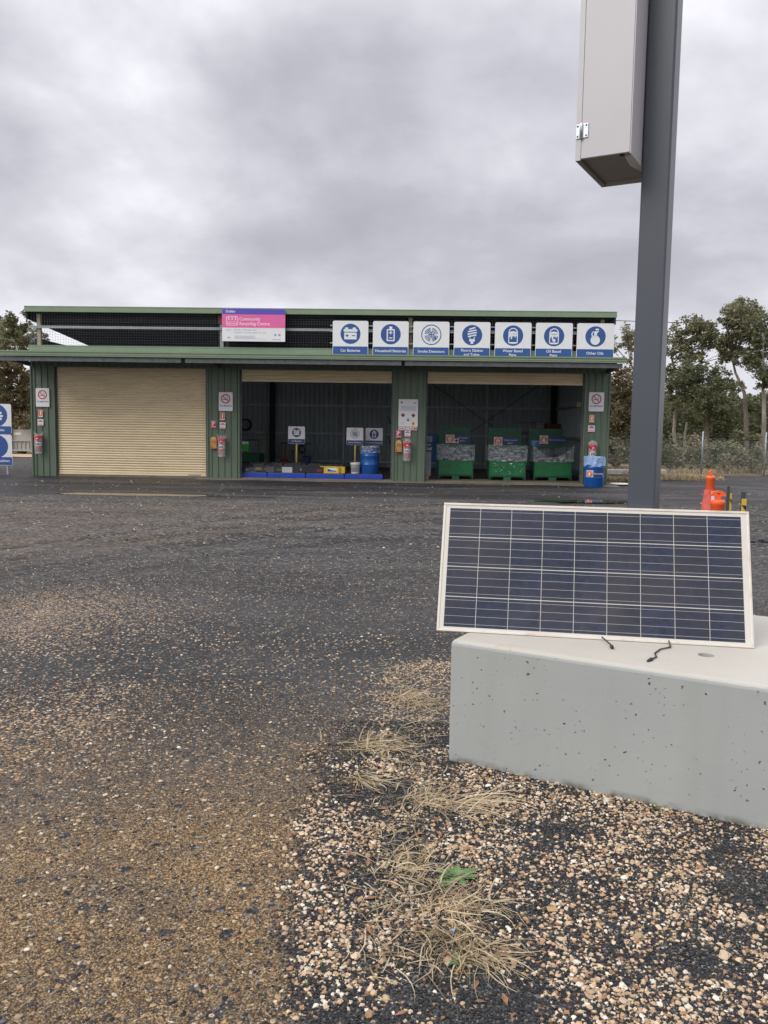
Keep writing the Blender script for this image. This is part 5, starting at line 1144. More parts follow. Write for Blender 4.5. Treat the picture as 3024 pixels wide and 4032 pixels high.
t, w_ = paint_bin(697, 1040, 1004, 742, 972, 668, 'water', ['Water based', 'paint'], 'green bin labelled Water based paint with dried splashes on its front', 2, splash=True)
tins(t, w_, 8, 2, 'tins in the paint bins', ['old paint tin, %s in the water based bin' % wds[k] for k in range(8)])
t, w_ = paint_bin(1130, 1480, 1008, 1182, 1430, 653, 'jug', ['Non-motor oil'], 'green bin labelled Non-motor oil with a sagging liner', 3, notice=True, sag=.42, shift=-.1)
tins(t, w_, 4, 3, 'tins in the paint bins', ['old oil tin, %s from the left in the non-motor oil bin' % wds[k] for k in range(4)])
# grey container on a pallet, blue cabinet
q = bxy(85, 995, FZ); t = thing('wooden_pallet', 'small timber pallet peeping from behind the third pier', 'pallet', S(12.05, q[1], FZ), YAW)
uR = bxy(118, 995, FZ)[0]; wR = uR-12.05
b = MB(); b.box(0, wR, 0, .8, .085, .11)
for x in (0, wR*.5-.04, wR-.09): b.box(x, x+.09, 0, .8, .0, .084)
b.build('boards', m_wood, t)
t = thing('grey_container', 'tall light grey plastic bin standing on the timber pallet', 'bin', S(12.05, q[1]+.03, FZ+.111), YAW); b = MB(); H_ = .78
b.bbox(0, wR+.06, 0, .6, 0, H_, .02); b.build('body', mat('mid_grey_plastic', (.22,.235,.25)), t); b = MB(); b.bbox(-.02, wR+.09, -.02, .62, H_+.001, H_+.05, .015); b.build('lid', m_dgrey, t); b = MB(); b.poly([(wR-.1, H_+.06), (wR-.02, H_+.09), (wR+.09, H_+.13), (wR+.05, H_+.055)], -.02, .3); b.build('torn_film', m_lgrey, t)
def bwp(x, y, d): r = ray(*B_(x, y)); tt = (SA + SD*d - CAM).dot(SD)/r.dot(SD); p_ = CAM + r*tt; return suv(p_)[0], p_.z
u0, _ = bwp(40, 600, 3.4); u1, zt_ = bwp(216, 562, 3.4); zb_ = bwp(216, 830, 3.4)[1]
t = thing('blue_cabinet', 'blue steel cabinet with white notices behind the grey container', 'cabinet', S(u0, 3.4, FZ), YAW); b = MB(); b.bbox(0, u1-u0, 0, .6, zb_-FZ, zt_-FZ, .01); b.box(.05, .1, .05, .1, 0, zb_-FZ-.001); b.box(u1-u0-.1, u1-u0-.05, .05, .1, 0, zb_-FZ-.001); b.build('body', mat('cabinet_blue', (.02,.09,.26), dirt=(.03,.04,.05), dirt_amt=.5), t)
for (x0, x1, y0, y1, m_) in ((80, 152, 580, 635, m_lgrey), (82, 140, 652, 672, m_lgrey), (84, 132, 688, 740, m_lgrey)):
    a, za = bwp(x0, y1, 3.39); c_, zc_ = bwp(x1, y0, 3.39); b = MB(); b.box(a-u0, c_-u0, -.004, -.001, za-FZ, zc_-FZ); nt_ = b.build('notice', m_, t)
    b = MB(); k = 0
    z = zc_-FZ-.03
    while z > za-FZ+.02: b.box(a-u0+.03, c_-u0-.04-.03*(k % 2), -.006, -.0042, z-.012, z); z -= .03; k += 1
    b.build('small_print', m_navy, nt_)
# right side wall fittings and back wall boxes
for nm, cat, lb, x0, x1, y0, y1, m_ in (('wall_board', 'board', 'pale grey board on the back wall behind the non-motor oil bin', 1145, 1222, 452, 545, m_lgrey), ('red_box', 'box', 'dull red box on the back wall in the right corner', 1243, 1388, 462, 548, mat('dull_red', (.20,.03,.02)))):
    a, za = bwp(x0, y1, 7.9); c_, zc_ = bwp(x1, y0, 7.9); t = thing(nm, lb, cat, S(a, 7.9, za), YAW); b = MB(); b.bbox(0, c_-a, 0, .35, 0, zc_-za, .01); b.build('body', m_, t); b = MB()
    if cat == 'board':
        for k in range(2):
            for j in range(3): b.poly(disc((c_-a)*(.3+.4*k), (zc_-za)*(.2+.3*j), .03, 10), -.006, -.001)
    else: b.box(.02, c_-a-.02, -.01, -.001, zc_-za-.06, zc_-za-.03); b.box(.1, .14, -.02, -.001, .1, .3)
    b.build('fittings', m_dgrey, t)
    if cat == 'box':
        b = MB(); b.box(-.9, c_-a+.15, -.05, .45, -.045, -.003); sh = b.build('shelf', m_dgrey); sh.parent = None; sh.location = t.location; sh.rotation_euler = (0, 0, YAW); sh.name = 'wall_shelf'; tag(sh, 'dark shelf under the red box on the back wall', 'shelf')
a, za = bwp(1540, 300, 1.6); c_, zc_ = bwp(1590, 255, 1.6); t = thing('junction_box', 'beige junction box with a conduit on the inner right wall', 'electrical box', S(min(a, 17.7), 1.6, za), YAW); b = MB(); b.bbox(0, .22, 0, .14, 0, zc_-za, .01); b.build('box', m_paleyel if False else mat('beige_box', (.30,.28,.20)), t)
b = MB(); b.tube([(.2, .07, 0), (.2, .07, -1.6)], .014, 8); b.build('conduit', m_lgrey, t)

# ------------------------------------------------------------------ right yard
lid = at(2440, 1908, .03); t = thing('white_lid', 'thin white oval lid lying on the ground right of the shed', 'lid', lid, .1); b = MB(); b.lathe([(0, 0), (.30, 0), (.33, .012), (.33, .03), (.29, .045), (0, .05)], 30); o = b.build('disc', m_bucket, t); o.scale = (1, .8, 1)
for k, (xa, xb, yb, hh, lb) in enumerate(((2385, 2625, 1871, .20, 'nearer pale square beam lying on the ground behind the drum'), (2385, 2560, 1850, .16, 'farther pale beam lying behind the nearer beam'))):
    p0, p1 = at(xa, yb, 0), at(xb, yb+2, 0); t = thing('long_beam', lb, 'beam', p0, math.atan2(p1.y-p0.y, p1.x-p0.x), 'long pale beams'); b = MB(); b.bbox(-2.0, (p1-p0).length, 0, .3, .02+.0, .02+hh, .02); b.build('timber', m_beam, t)
    b = MB()
    for x in (-1.2, .3, 1.2): b.box(x, x+.12, .0, .3, -.03, .019)
    b.build('bearers', m_bark, t)
def bollard(px, ptop, D, h, label, handle='T', rot=0.0):
    P = atd(px, ptop, D); t = thing('traffic_bollard', label, 'bollard', (P.x, P.y, 0), rot, 'orange traffic bollards')
    b = MB(); b.lathe([(0, 0), (.20, 0), (.20, .04), (.17, .07), (.062, .09), (.055, h-.13), (.060, h-.125), (.061, h-.095), (.052, h-.082), (0, h-.08)], 28); b.build('body', m_cone, t)
    b = MB()
    if handle == 'T':
        out = [(-.026, h-.085), (.026, h-.085), (.018, h-.068), (.020, h-.052), (.036, h-.046), (.058, h-.050), (.063, h-.038), (.052, h-.018), (.028, h-.004), (0, h), (-.028, h-.004), (-.052, h-.018), (-.063, h-.038), (-.058, h-.050), (-.036, h-.046), (-.020, h-.052), (-.018, h-.068)]
        b.poly(out, -.016, .016); b.build('handle', m_cone, t); b = MB(); b.poly([(-.010,h-.030),(.008,h-.032),(.010,h-.024),(-.004,h-.020)], -.0175, -.0165); b.build('grip_hole', m_blackink, t)
    else:
        b.tube([(0, 0, h-.085), (0, 0, h-.062), (-.016, 0, h-.05), (-.02, 0, h-.028), (0, 0, h-.010), (.02, 0, h-.028), (.014, 0, h-.05), (.0, 0, h-.062)], .011, 10); b.build('handle', m_cone, t)
    return t
bollard(2829, 1932, 7.3, 1.12, 'nearer orange bollard with a T shaped grip behind the panel', 'T', -.15)
t = bollard(2800, 1851, 11.3, 1.135, 'farther orange bollard with a small loop top rising from a red cone', 'O')
P = t.location; t = thing('traffic_cone', 'worn red cone with a white band around the farther bollard', 'cone', (P.x-.01, P.y, 0), .1)
b = MB(); b.lathe([(.19, .03), (.19, .06), (.155, .07), (.062, .87), (.057, .87), (.15, .07)], 28); b.bbox(-.2, .2, -.2, .2, 0, .03, .01); b.build('cone_body', m_conered, t)
b = MB(); n = 12; vs = []
for i in range(n+1): a = rad(-95+120*i/n); vs += [(.1045*math.cos(a), .1045*math.sin(a), .52), (.0665*math.cos(a), .0665*math.sin(a), .845)]
b.add(vs, [(2*i, 2*i+2, 2*i+3, 2*i+1) for i in range(n)]); b.build('reflective_band', m_white, t)
for (px, ptop, D, w_, side, lb) in ((2869, 1914, 15, .042, 1, 'left slate marker post with a yellow reflector strip'), (2928, 1936, 13.2, .065, 0, 'right slate marker post with black and yellow hazard tape')):
    P = atd(px, ptop, D); h_ = P.z; t = thing('marker_post', lb, 'post', (P.x, P.y, 0), 0, 'slate marker posts'); b = MB(); b.bbox(-w_/2, w_/2, -.02, .02, 0, h_, .004); b.build('post', m_post, t)
    x0, x1, y_ = (w_/2+.001, w_/2+.042, -.008) if side else (-w_/2, w_/2+.012, -.026); zt_ = h_ - (.13 if side else .11)
    b = MB(); b.box(x0, x1, y_, y_+.005, .15, zt_); b.build('yellow_strip', m_yellow, t); b = MB()
    z = zt_ - .10
    while z > .3: b.poly([(x0+.002, z), (x1-.002, z-.10), (x1-.002, z-.01), (x0+.014, z)], y_-.002, y_-.0005); z -= .22
    b.build('black_chevrons', m_blackink, t)
P = at(2975, 2133, 0); t = thing('rubber_lump', 'crumpled flat lump of black rubber right of the panel', 'rubber', P, .1)
bm = bmesh.new(); bmesh.ops.create_icosphere(bm, subdivisions=4, radius=1)
for v in bm.verts:
    n_ = v.co.normalized(); v.co = Vector((n_.x*.20, n_.y*.16, max(-.01, n_.z*.085)))*(1 + .35*noise.noise(n_*2.2) + .12*noise.noise(n_*7))
b = MB(); b.from_bm(bm, None, False); b.build('lump', m_rubber, t)
# overhead wire
w0 = S(18.05, -.1, 5.0); w1 = atd(3400, 1255, 24.0); b = MB(); pts = []
for i in range(25): f = i/24; p_ = w0.lerp(w1, f); p_.z -= .10*math.sin(math.pi*f); pts.append(p_ - w0)
b.tube(pts, .011, 6); o = b.build('overhead_wire', m_black); o.location = w0; tag(o, 'thin black wire running right from the shed corner', 'wire')
b = MB(); b.tube([(0,0,0),(.06,-.05,-.02),(.12,0,.04),(.2,.02,-.03),(.1,.03,-.05),(0,.02,.03)], .01, 6); 
# ------------------------------------------------------------------ chain link fences
def chain_fence(p0, p1, h, ph, posts, label, cell=.055, r=.0022, barbs=(1.46, 1.56, 1.66)):
    d = (p1-p0); L_ = d.length; yaw = math.atan2(d.y, d.x); t = thing('chain_link_fence', label, 'fence', p0, yaw, 'chain link fences'); b = MB()
    n = int((L_+h)/cell)
    for i in range(n+1):
        for s_ in (0, 1):
            x0 = i*cell - (h if s_ == 0 else 0); x1 = x0 + h; z0_, z1_ = (.03, h)
            a, c_ = (x0, x1) if s_ == 0 else (i*cell, i*cell-h)
            pA, pB = Vector((a, .004*s_, .03)), Vector((c_, .004*s_, h+.03))
            lo, hi = 0.0, 1.0
            for lim, sg in ((0, 1), (L_, -1)):
                fa, fb = (pA.x-lim)*sg, (pB.x-lim)*sg
                if fa < 0 and fb < 0: lo, hi = 1, 0; break
                if fa < 0: lo = max(lo, fa/(fa-fb))
                if fb < 0: hi = min(hi, fa/(fa-fb))
            if hi - lo > .01: b.tube([pA.lerp(pB, lo), pA.lerp(pB, hi)], r, 3, False, False)
    b.build('mesh', m_wire, t)
    b = MB()
    for z in (.05, h*.5, h+.02): b.tube([(0, .01, z), (L_, .01, z)], .004, 5)
    for z in barbs: b.tube([(0, .01, z), (L_, .01, z)], .0035, 5)
    b.build('strand_wires', m_galvd, t)
    for x in posts: b = MB(); b.lathe([(0, -.1), (.034, -.1), (.034, ph), (.0, ph+.012)], 12, (x, .05, 0)); b.build('post', m_galv, t)
fp = atd(2762, 1869, 34); fp.z = 0; dirv = Vector((1, .02, 0)).normalized(); p0 = fp - dirv*6.0
chain_fence(p0, p0 + dirv*14, 1.35, 1.74, [.9, 3.42, 6.0, 8.58, 11.2, 13.8], 'chain link fence with galvanised posts right of the shed', .06, .0015)
chain_fence(Vector((-32, 52, 0)), Vector((-14, 52, 0)), 2.05, 2.4, [1, 4, 7, 10, 13, 16], 'taller chain link fence behind the left end of the shed', .075, .003, (2.15, 2.25, 2.35))
# white cage trailer behind the left corner
P0 = atd(48, 1785, 46); P1 = atd(124, 1785, 46); P0.z = 0
t = thing('cage_skip', 'weathered white steel skip with a barred lower side, behind the shed at left', 'skip', Vector((P0.x-2.2, 46, 0)), 0); w_ = P1.x - P0.x + 2.2 - .02; zt_ = atd(60, 1692, 46).z; b = MB()
m_skip = mat('weathered_white_steel', (.42,.41,.39), rough=.6, dirt=(.2,.15,.1), dirt_amt=.5, dscale=3)
b.box(0, w_, 0, 1.4, zt_*.55, zt_); b.build('upper_panel', m_skip, t); b = MB()
for k in range(14): x = w_*(k+.5)/14; b.box(x-.02, x+.02, .01, .05, .26, zt_*.55-.001)
b.box(0, w_, .06, .09, .2, zt_*.54); b.build('barred_side', m_skip, t); b = MB(); b.box(-.02, w_, -.03, .05, .16, .255); b.box(w_+.001, w_+.10, -.04, .06, .1, zt_+.06); b.box(0, w_, -.04, -.001, zt_*.53, zt_*.57); b.build('frame', m_skip, t)
for x in (w_*.35, w_*.62, w_*.85):
    b = MB(); b.lathe([(0, 0), (.14, 0), (.16, .03), (.16, .12), (.14, .15), (0, .15)], 18); o = b.build('wheel', m_black, t); o.rotation_euler = (rad(90), 0, 0); o.location = (x, .3, .16)
b = MB(); b.poly([(w_-.95, zt_*.78), (w_-.55, zt_*.80), (w_-.5, zt_*.88), (w_-.9, zt_*.90)], -.004, -.001); b.build('white_scuff', m_white, t)
b = MB(); vs = []
n = 40; b.add([(-24 + 14*i/n, 41.5 + .8*noise.noise(Vector((i*.3, 1, 1))), .02) for i in range(n+1)] + [(-24 + 14*i/n, 45.6, .02) for i in range(n+1)], [(i, i+1, n+2+i, n+1+i) for i in range(n)])
o = b.build('sand_strip', mat('pale_sand', (.46,.34,.20), rough=.9, var=.2)); o['kind'] = 'structure'; o['label'] = 'pale tan sand strip before the skip'

# ------------------------------------------------------------------ trees: tapered limbs + thousands of separate leaves
def leaves_mesh(name, pts, size, mt, parent, droop=.55, asp=.30):
    n = len(pts); P = np.array(pts); s_ = size*NR.uniform(.55, 1.35, n)
    a = NR.uniform(0, 2*np.pi, n); el = -NR.uniform(-.3, 1.4, n)*droop; d = np.stack([np.cos(a)*np.cos(el), np.sin(a)*np.cos(el), np.sin(el)], 1)
    r = NR.normal(size=(n, 3)); sd = np.cross(d, r); sd /= np.linalg.norm(sd, axis=1)[:, None] + 1e-6
    A0 = P - d*s_[:, None]*.5; B0 = P + d*s_[:, None]*.5; Mx = P + sd*(s_*asp)[:, None]; Nx = P - sd*(s_*asp)[:, None]
    V_ = np.stack([A0, Mx, B0, Nx], 1).reshape(-1, 3); me = bpy.data.meshes.new(name); me.vertices.add(4*n); me.vertices.foreach_set('co', V_.ravel())
    me.loops.add(4*n); me.loops.foreach_set('vertex_index', np.arange(4*n, dtype=np.int32)); me.polygons.add(n); me.polygons.foreach_set('loop_start', np.arange(0, 4*n, 4, dtype=np.int32)); me.polygons.foreach_set('loop_total', np.full(n, 4, dtype=np.int32)); me.update(calc_edges=True)
    ta = me.attributes.new('tint', 'FLOAT', 'POINT'); tv = np.clip(NR.beta(1.6, 2.6, n) , 0, 1); ta.data.foreach_set('value', np.repeat(tv, 4)); me.materials.append(mt)
    o = bpy.data.objects.new(name, me); COL.objects.link(o)
    if parent: o.parent = parent
    return o
def clump(c, r, n, out, hang=.35):
    """leaf positions in sprays spread irregularly through an ellipsoid"""
    k = max(6, int(n/52))
    for _ in range(k):
        while True:
            v = Vector((rnd.uniform(-1, 1), rnd.uniform(-1, 1), rnd.uniform(-1, 1)))
            if .25 < v.length < 1 and rnd.random() < .25 + .75*v.length: break
        sc0 = Vector((c[0]+v.x*r[0], c[1]+v.y*r[1], c[2]+v.z*r[2])); rr = rnd.uniform(.13, .34)*min(1.2, max(.5, (r[0]+r[2])/2))
        for _ in range(int(n/k)):
            q_ = Vector((rnd.gauss(0, 1), rnd.gauss(0, 1), rnd.gauss(0, .75)))*rr*.72; out.append((sc0.x+q_.x, sc0.y+q_.y, sc0.z+q_.z - abs(q_.x)*hang))
def limb(b, p, q, r0, r1, wob=.12, n=7, rt=6):
    p, q = Vector(p), Vector(q); L_ = (q-p).length; s_ = rnd.uniform(0, 99); pts = []
    for i in range(n):
        f = i/(n-1); w_ = math.sin(math.pi*f)*wob*L_; pts.append(p.lerp(q, f) + Vector((noise.noise(Vector((f*2.2, s_, 0)))*w_, noise.noise(Vector((f*2.2, 0, s_)))*w_, noise.noise(Vector((s_, f*2, 5)))*w_*.6)))
    b.tube(pts, [r0 + (r1-r0)*i/(n-1) for i in range(n)], rt, True); return pts
def gum(label, D, base, trunk, crowns, mt, bark, dens=1.0, leaf=.15, r0=.16, group='gum trees beyond the fences', name='gum_tree', ground_z=0.0):
    """pixels are of the photo; trunk = [(px,py)..] from the foot up, crowns = [(px,py,rx_px,ry_px)]"""
    B = atd(base[0], base[1], D); B.z = ground_z; t = thing(name, label, 'tree', B, 0, group); k = F_PX/D; tp = [Vector((0, 0, 0))]
    for (x, y) in trunk: q_ = atd(x, y, D) - B; q_.y = rnd.uniform(-.3, .3); tp.append(q_)
    b = MB(); nT = len(tp); pts = []
    for i in range(nT-1): pts += limb(MB(), tp[i], tp[i+1], 1, 1, .06, 5)[:-1]
    pts.append(tp[-1]); b.tube(pts, [r0*(1-.75*i/(len(pts)-1)) for i in range(len(pts))], 9); b.build('trunk', bark, t)
    bb = MB(); out = []
    for (x, y, rx, ry) in crowns:
        dy = rnd.uniform(-1.6, 1.2); c_ = atd(x, y, D) - B; c_.y = dy; rx_, rz2 = rx/k, ry/k
        j = min(range(len(pts)), key=lambda i: (pts[i]-c_).length + (0 if pts[i].z < c_.z - .3*rz2 else 3)); q_ = limb(bb, pts[j], c_ - Vector((0, 0, rz2*.2)), r0*.30, .015)
        for _ in range(7): e = c_ + Vector((rnd.uniform(-.8, .8)*rx_, rnd.uniform(-.6, .6)*rx_, rnd.uniform(-.5, .9)*rz2)); limb(bb, q_[rnd.randint(3, 6)], e, .02, .005, .2, 6, 4)
        clump(c_, (rx_, max(.5, rx_*.9), rz2), int(dens*rx_*rz2*2500), out)
    bb.build('limbs', m_bark, t); leaves_mesh('crown', out, leaf, mt, t); return t
c5 = lambda x, y: (2380 + x*.4521, 1150 + y*.4521)
def C5(L_): return [(*c5(x, y), rx*.54, ry*.52) for x, y, rx, ry in L_]
def T5(L_): return [c5(x, y) for x, y in L_]
gum('slender gum with a small high crown just left of the pole', 40, c5(330, 1500), T5([(300, 900), (240, 600)]), C5([(160, 360, 70, 55), (120, 430, 50, 60), (190, 430, 60, 60), (215, 590, 40, 30), (290, 420, 60, 80)]), lm_olive, m_bark, 1.0, .12, .09)
gum('dense dark gum right against the shed corner', 38, c5(120, 1560), T5([(130, 1100), (110, 900)]), C5([(100, 740, 90, 90), (190, 800, 90, 120), (60, 900, 80, 120), (180, 1000, 100, 130), (80, 1080, 90, 110), (150, 1180, 110, 90), (-30, 1000, 90, 180), (30, 780, 60, 80)]), lm_rust, m_bark, .95, .14, .10)
gum('broad gum with an open layered crown right of the pole', 46, c5(640, 1560), T5([(610, 1200), (640, 950), (600, 620), (560, 520)]), C5([(700, 290, 110, 75), (650, 370, 90, 80), (800, 370, 110, 80), (860, 300, 90, 60), (760, 480, 120, 70), (900, 460, 110, 80), (960, 400, 80, 70), (600, 520, 70, 60), (700, 590, 110, 55), (520, 420, 90, 90), (980, 560, 90, 70)]), lm_olive, m_bark, .95, .14, .13)
gum('tall forked gum with a high dark crown at the right', 44, c5(1235, 1480), T5([(1225, 1100), (1200, 880), (1150, 700), (1110, 560)]), C5([(1120, 230, 130, 90), (1230, 150, 130, 70), (1040, 220, 80, 60), (1330, 180, 110, 80), (1150, 330, 120, 80), (1060, 430, 90, 80), (1010, 300, 70, 60), (1280, 290, 100, 80), (1090, 540, 80, 70), (1230, 430, 90, 70), (1180, 100, 60, 30)]), lm_olive, m_bark, .95, .14, .14)
gum('gum at the right frame edge with hanging foliage', 42, c5(1385, 1500), T5([(1375, 1100), (1400, 850), (1380, 600), (1390, 350)]), C5([(1390, 250, 100, 80), (1420, 380, 90, 90), (1330, 420, 90, 90), (1280, 560, 90, 80), (1400, 560, 90, 100), (1290, 700, 80, 90), (1400, 740, 80, 80), (1220, 620, 60, 70), (1480, 480, 80, 140), (1340, 820, 60, 50)]), lm_dark, m_barkp, .9, .13, .13)
gum('bushy dark gum with a low dense crown behind the fence', 41, c5(875, 1530), T5([(880, 1250), (870, 1050), (820, 900)]), C5([(680, 700, 120, 80), (800, 680, 120, 80), (920, 740, 120, 90), (1020, 830, 100, 80), (620, 820, 100, 100), (740, 840, 130, 110), (880, 880, 130, 110), (980, 960, 100, 90), (840, 1010, 130, 110), (940, 1080, 110, 90), (760, 1100, 80, 60), (1080, 800, 50, 50)]), lm_dark, m_bark, 1.05, .13, .14)
gum('pale twin-stemmed gum, stems left of the bushy dark gum', 43, c5(650, 1450), T5([(620, 1200), (625, 1050), (640, 900)]), C5([(600, 760, 80, 70), (570, 900, 70, 80), (640, 950, 60, 50)]), lm_olive, m_barkp, .8, .14, .12)
gum('leaning pale gum stem between the twin stems and the dark gum', 43, c5(680, 1440), T5([(700, 1150), (725, 950)]), C5([(740, 800, 90, 80), (700, 900, 60, 60)]), lm_dark, m_barkp, .7, .14, .09)
L0 = lambda x, y: (x*.3163, 1200 + y*.3163)
def CL(L_): return [(*L0(x, y), rx*.37, ry*.36) for x, y, rx, ry in L_]
gum('grey-green gum with flowering tips behind the left end of the shed', 48, L0(250, 1800), [L0(240, 1200), L0(230, 800), L0(200, 400)], CL([(170, 230, 110, 90), (80, 260, 110, 100), (270, 260, 90, 80), (130, 380, 130, 110), (280, 400, 120, 110), (30, 430, 110, 110), (360, 480, 100, 100), (320, 150, 50, 70), (200, 560, 120, 100), (560, 430, 100, 90), (480, 470, 80, 100)]), lm_olive, m_bark, .75, .17, .16)
gum('dense rusty gum below the canopy bracket at left', 46, L0(120, 1800), [L0(110, 1300), L0(130, 900)], CL([(60, 760, 130, 120), (200, 800, 130, 120), (320, 760, 100, 130), (90, 950, 140, 120), (260, 980, 130, 130), (350, 1000, 90, 120), (60, 1130, 130, 130), (220, 1180, 140, 120), (330, 1230, 100, 120), (130, 1330, 150, 100), (300, 1400, 110, 90)]), lm_rust, m_bark, .9, .16, .15)
gum('thin gum reaching in from the left frame edge', 50, L0(-150, 1800), [L0(-140, 900), L0(-120, 400)], CL([(-60, 350, 120, 130), (-40, 550, 120, 130), (-60, 800, 130, 150), (-60, 1100, 130, 160), (10, 200, 70, 70)]), lm_dark, m_bark, .8, .17, .14)
# shrubs, undergrowth and the mass of scrub behind
def shrub(px, py, D, rx, ry, mt, label, dens=1.0, name='shrub'):
    B = atd(px, py, D); B.z = 0; t = thing(name, label, 'shrub', B, 0, 'shrubs behind the fence'); h_ = 2*ry; b = MB()
    for _ in range(6): limb(b, (rnd.uniform(-.1, .1), rnd.uniform(-.1, .1), 0), (rnd.uniform(-.7, .7)*rx, rnd.uniform(-.4, .4), rnd.uniform(.6, 1.7)*ry), .03, .008, .2)
    b.build('stems', m_bark, t); out = []; clump((0, 0, ry*1.05), (rx, rx*.8, ry), int(1250*rx*ry*dens), out, .1); leaves_mesh('foliage', out, .12, mt, t)
for a in ((2560, 1860, 36.5, .9, .75, lm_dark, 'dark shrub seen just right of the pole through the fence'), (2650, 1860, 37, 1.1, .8, lm_olive, 'olive shrub behind the fence left of its middle post'), (2722, 1860, 36.5, .8, .85, lm_pale, 'pale twiggy shrub left of the middle fence post'),
          (2800, 1860, 37.5, .9, .7, lm_dark, 'dark low shrub right of the middle fence post'), (2860, 1860, 36, .85, .75, lm_pale, 'straw coloured bush between the two right fence posts'), (2915, 1860, 37, .8, .9, lm_dark, 'dark shrub under the forked gum'),
          (2960, 1862, 36.2, .6, .6, lm_pale, 'yellowish bush left of the right fence post'), (3030, 1862, 37, .9, .9, lm_olive, 'olive shrub at the right frame edge'), (2420, 1860, 37, .8, .7, lm_pale, 'grassy pale bush beside the shed corner'), (2480, 1860, 38, .9, 1.0, lm_dark, 'dark shrub between the shed and the pole'),
          (20, 1780, 50, 1.6, 1.5, lm_dark, 'dark shrub behind the skip at the left edge'), (100, 1780, 50.5, 1.5, 1.4, lm_olive, 'olive shrub behind the skip near the shed')):
    shrub(*a)
out = []
for _ in range(230):
    px_ = rnd.uniform(2150, 3350); D = rnd.uniform(46, 66); z = rnd.uniform(.2, .8+D*.055); p_ = atd(px_, 1700, D); clump((p_.x, D, z), (1.6, 1.4, 1.0), 420, out)
for _ in range(80):
    px_ = rnd.uniform(-350, 420); D = rnd.uniform(54, 66); z = rnd.uniform(.2, 4.6); p_ = atd(px_, 1700, D); clump((p_.x, D, z), (1.6, 1.4, 1.0), 420, out)
o = leaves_mesh('scrub_thicket', out, .24, lm_dark, None); o['kind'] = 'stuff'; o['label'] = 'dark scrub thicket filling in behind the gum trees'
out = []
for _ in range(190):
    side = rnd.random() < .78; px_ = rnd.uniform(2100, 3700) if side else rnd.uniform(-900, 400); D = rnd.uniform(75, 120); p_ = atd(px_, 1700, D); z = abs(rnd.gauss(0, 2.2)) + .3 + (D-70)*.02; clump((p_.x, D, z), (3, 3, 1.5), 380, out)
o = leaves_mesh('distant_bush', out, .40, lm_olive, None); o['kind'] = 'stuff'; o['label'] = 'distant bushland closing the view'
# dry grass along the fence
def field(name, label, spots, n, h_, w_):
    vs = []; fs = []; ti = []
    for _ in range(n):
        x0, x1, y0, y1 = rnd.choice(spots); x, y = rnd.uniform(x0, x1), rnd.uniform(y0, y1)
        if noise.noise(Vector((x*.8, y*.8, 3))) < -.05 or (x > 7.6 and y > 33 and y < 34.7 + 1.3*noise.noise(Vector((x*.45, 1, 2))) + .25*noise.noise(Vector((x*2.5, 1, 2))) + rnd.gauss(0, .12)): continue
        hh = h_*rnd.uniform(.3, 1.2); a = rnd.uniform(0, 6.28); dx, dy = math.cos(a)*hh*.5, math.sin(a)*hh*.5; i0 = len(vs); vs += [(x-w_/2, y, 0), (x+w_/2, y, 0), (x+dx*.4+w_/3, y+dy*.4, hh*.7), (x+dx, y+dy, hh)]; fs.append((i0, i0+1, i0+2, i0+3)); ti += [rnd.random()]*4
    me = bpy.data.meshes.new(name); me.from_pydata(vs, [], fs); q_ = me.attributes.new('tint', 'FLOAT', 'POINT'); q_.data.foreach_set('value', ti); me.materials.append(lm_straw); o = bpy.data.objects.new(name, me); COL.objects.link(o); o['kind'] = 'stuff'; o['label'] = label
field('dry_grass', 'dry straw grass along the foot of the fences', [(7.6, 19, 33.6, 35.2), (7.6, 19, 34.2, 37), (6.9, 8.6, 26.6, 27.8), (8.2, 12, 29.5, 31), (-24, -12, 49, 54)], 26000, .19, .016)

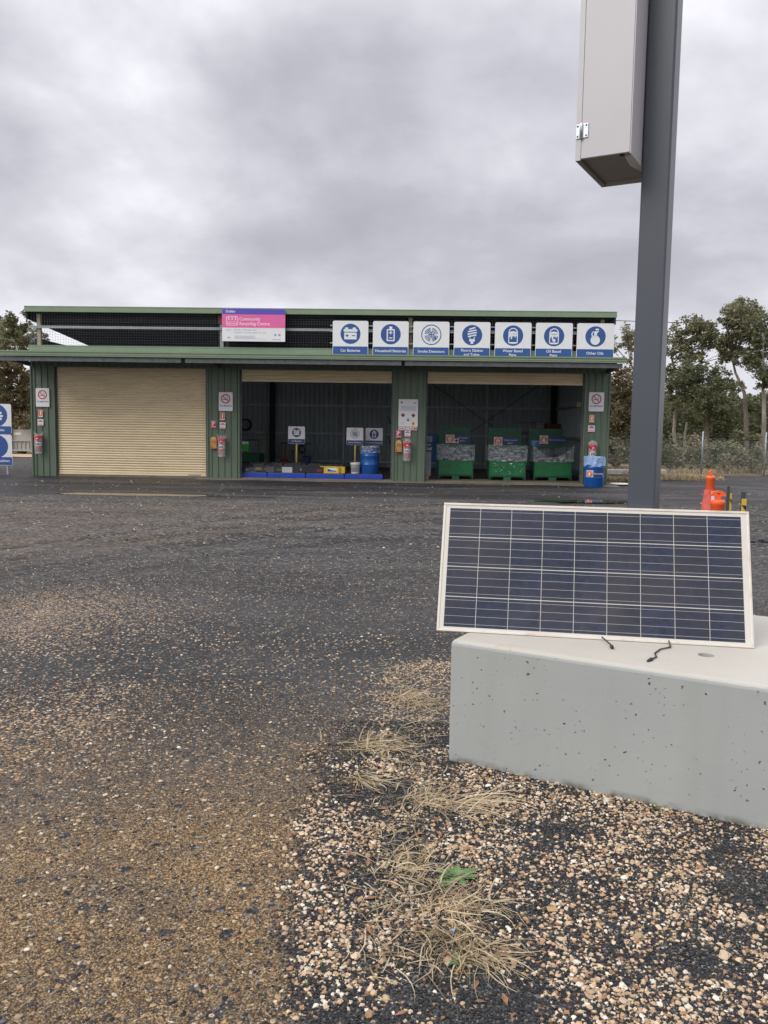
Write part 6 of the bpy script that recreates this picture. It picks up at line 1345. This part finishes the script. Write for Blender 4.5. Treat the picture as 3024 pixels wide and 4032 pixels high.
# ------------------------------------------------------------------ sky and light
SUN_EL, SUN_AZ = 40.0, 232.0     # azimuth clockwise from +Y
w = bpy.data.worlds.new('World'); sc.world = w; w.use_nodes = True; nt = w.node_tree; L = nt.links; bg = nt.nodes['Background']
tc = nn(nt, 'ShaderNodeTexCoord'); sp = nn(nt, 'ShaderNodeSeparateXYZ'); L.new(tc.outputs['Generated'], sp.inputs[0])
zz_ = math_('MAXIMUM', sp.outputs[2], 0.0); den = math_('ADD', zz_, .42)
cx_ = math_('DIVIDE', sp.outputs[0], den); cy_ = math_('DIVIDE', sp.outputs[1], den); cv = nn(nt, 'ShaderNodeCombineXYZ'); L.new(cx_, cv.inputs[0]); L.new(cy_, cv.inputs[1]); cv.inputs[2].default_value = 3.7
def wn(scale, det, ro, dist=0, off=(0, 0, 0)):
    mp = nn(nt, 'ShaderNodeMapping'); mp.inputs['Location'].default_value = off; L.new(cv.outputs[0], mp.inputs[0]); n = nn(nt, 'ShaderNodeTexNoise'); n.inputs['Scale'].default_value = scale; n.inputs['Detail'].default_value = det; n.inputs['Roughness'].default_value = ro; n.inputs['Distortion'].default_value = dist; L.new(mp.outputs[0], n.inputs['Vector']); return n.outputs[0]
n1 = wn(1.55, 6, .47, .25, (4.2, 1.3, 0)); n2 = wn(5.0, 8, .55, .2, (1, 7, 2)); nmix = math_('ADD', math_('MULTIPLY', n1, .82), math_('MULTIPLY', n2, .18))
ccol = ramp(nmix, [(.33, (.32,.32,.355)), (.425, (.41,.41,.45)), (.485, (.52,.515,.565)), (.535, (.63,.625,.675)), (.59, (.79,.785,.83)), (.66, (.95,.955,.99))])
hz = math_('SUBTRACT', 1, math_('MULTIPLY', zz_, 3.2), True); hz = math_('MULTIPLY', hz, hz)
ccol = mix(math_('MULTIPLY', hz, .55), ccol, (.66,.66,.73))
el = math_('SUBTRACT', sp.outputs[2], .55); zb = math_('ADD', 1.0, math_('MULTIPLY', math_('MAXIMUM', el, 0.0), 3.0))   # overcast sky is brightest overhead
cm = nn(nt, 'ShaderNodeVectorMath', operation='SCALE'); L.new(ccol, cm.inputs[0]); L.new(math_('MULTIPLY', zb, 10.0), cm.inputs['Scale'])
sky = nn(nt, 'ShaderNodeTexSky', sky_type='NISHITA'); sky.sun_disc = False; sky.sun_elevation = rad(SUN_EL); sky.sun_rotation = rad(SUN_AZ); sky.air_density = 1.2; sky.dust_density = 3
fin = mix(.95, sky.outputs[0], cm.outputs[0]); L.new(fin, bg.inputs['Color']); bg.inputs['Strength'].default_value = .1
sl = bpy.data.lights.new('sun', 'SUN'); sl.energy = 1.5; sl.angle = rad(32); sl.color = (1, .97, .93); so = bpy.data.objects.new('sun', sl); COL.objects.link(so)
a, e = rad(SUN_AZ), rad(SUN_EL); dv = Vector((math.sin(a)*math.cos(e), math.cos(a)*math.cos(e), math.sin(e))); so.rotation_euler = dv.to_track_quat('Z', 'Y').to_euler(); so.location = (0, -5, 20)
sc.view_settings.view_transform = 'Standard'; sc.view_settings.look = 'None'; sc.view_settings.exposure = .4; sc.view_settings.gamma = 1
sc.cycles.transparent_max_bounces = 24; sc.cycles.max_bounces = 8; sc.cycles.use_denoising = True
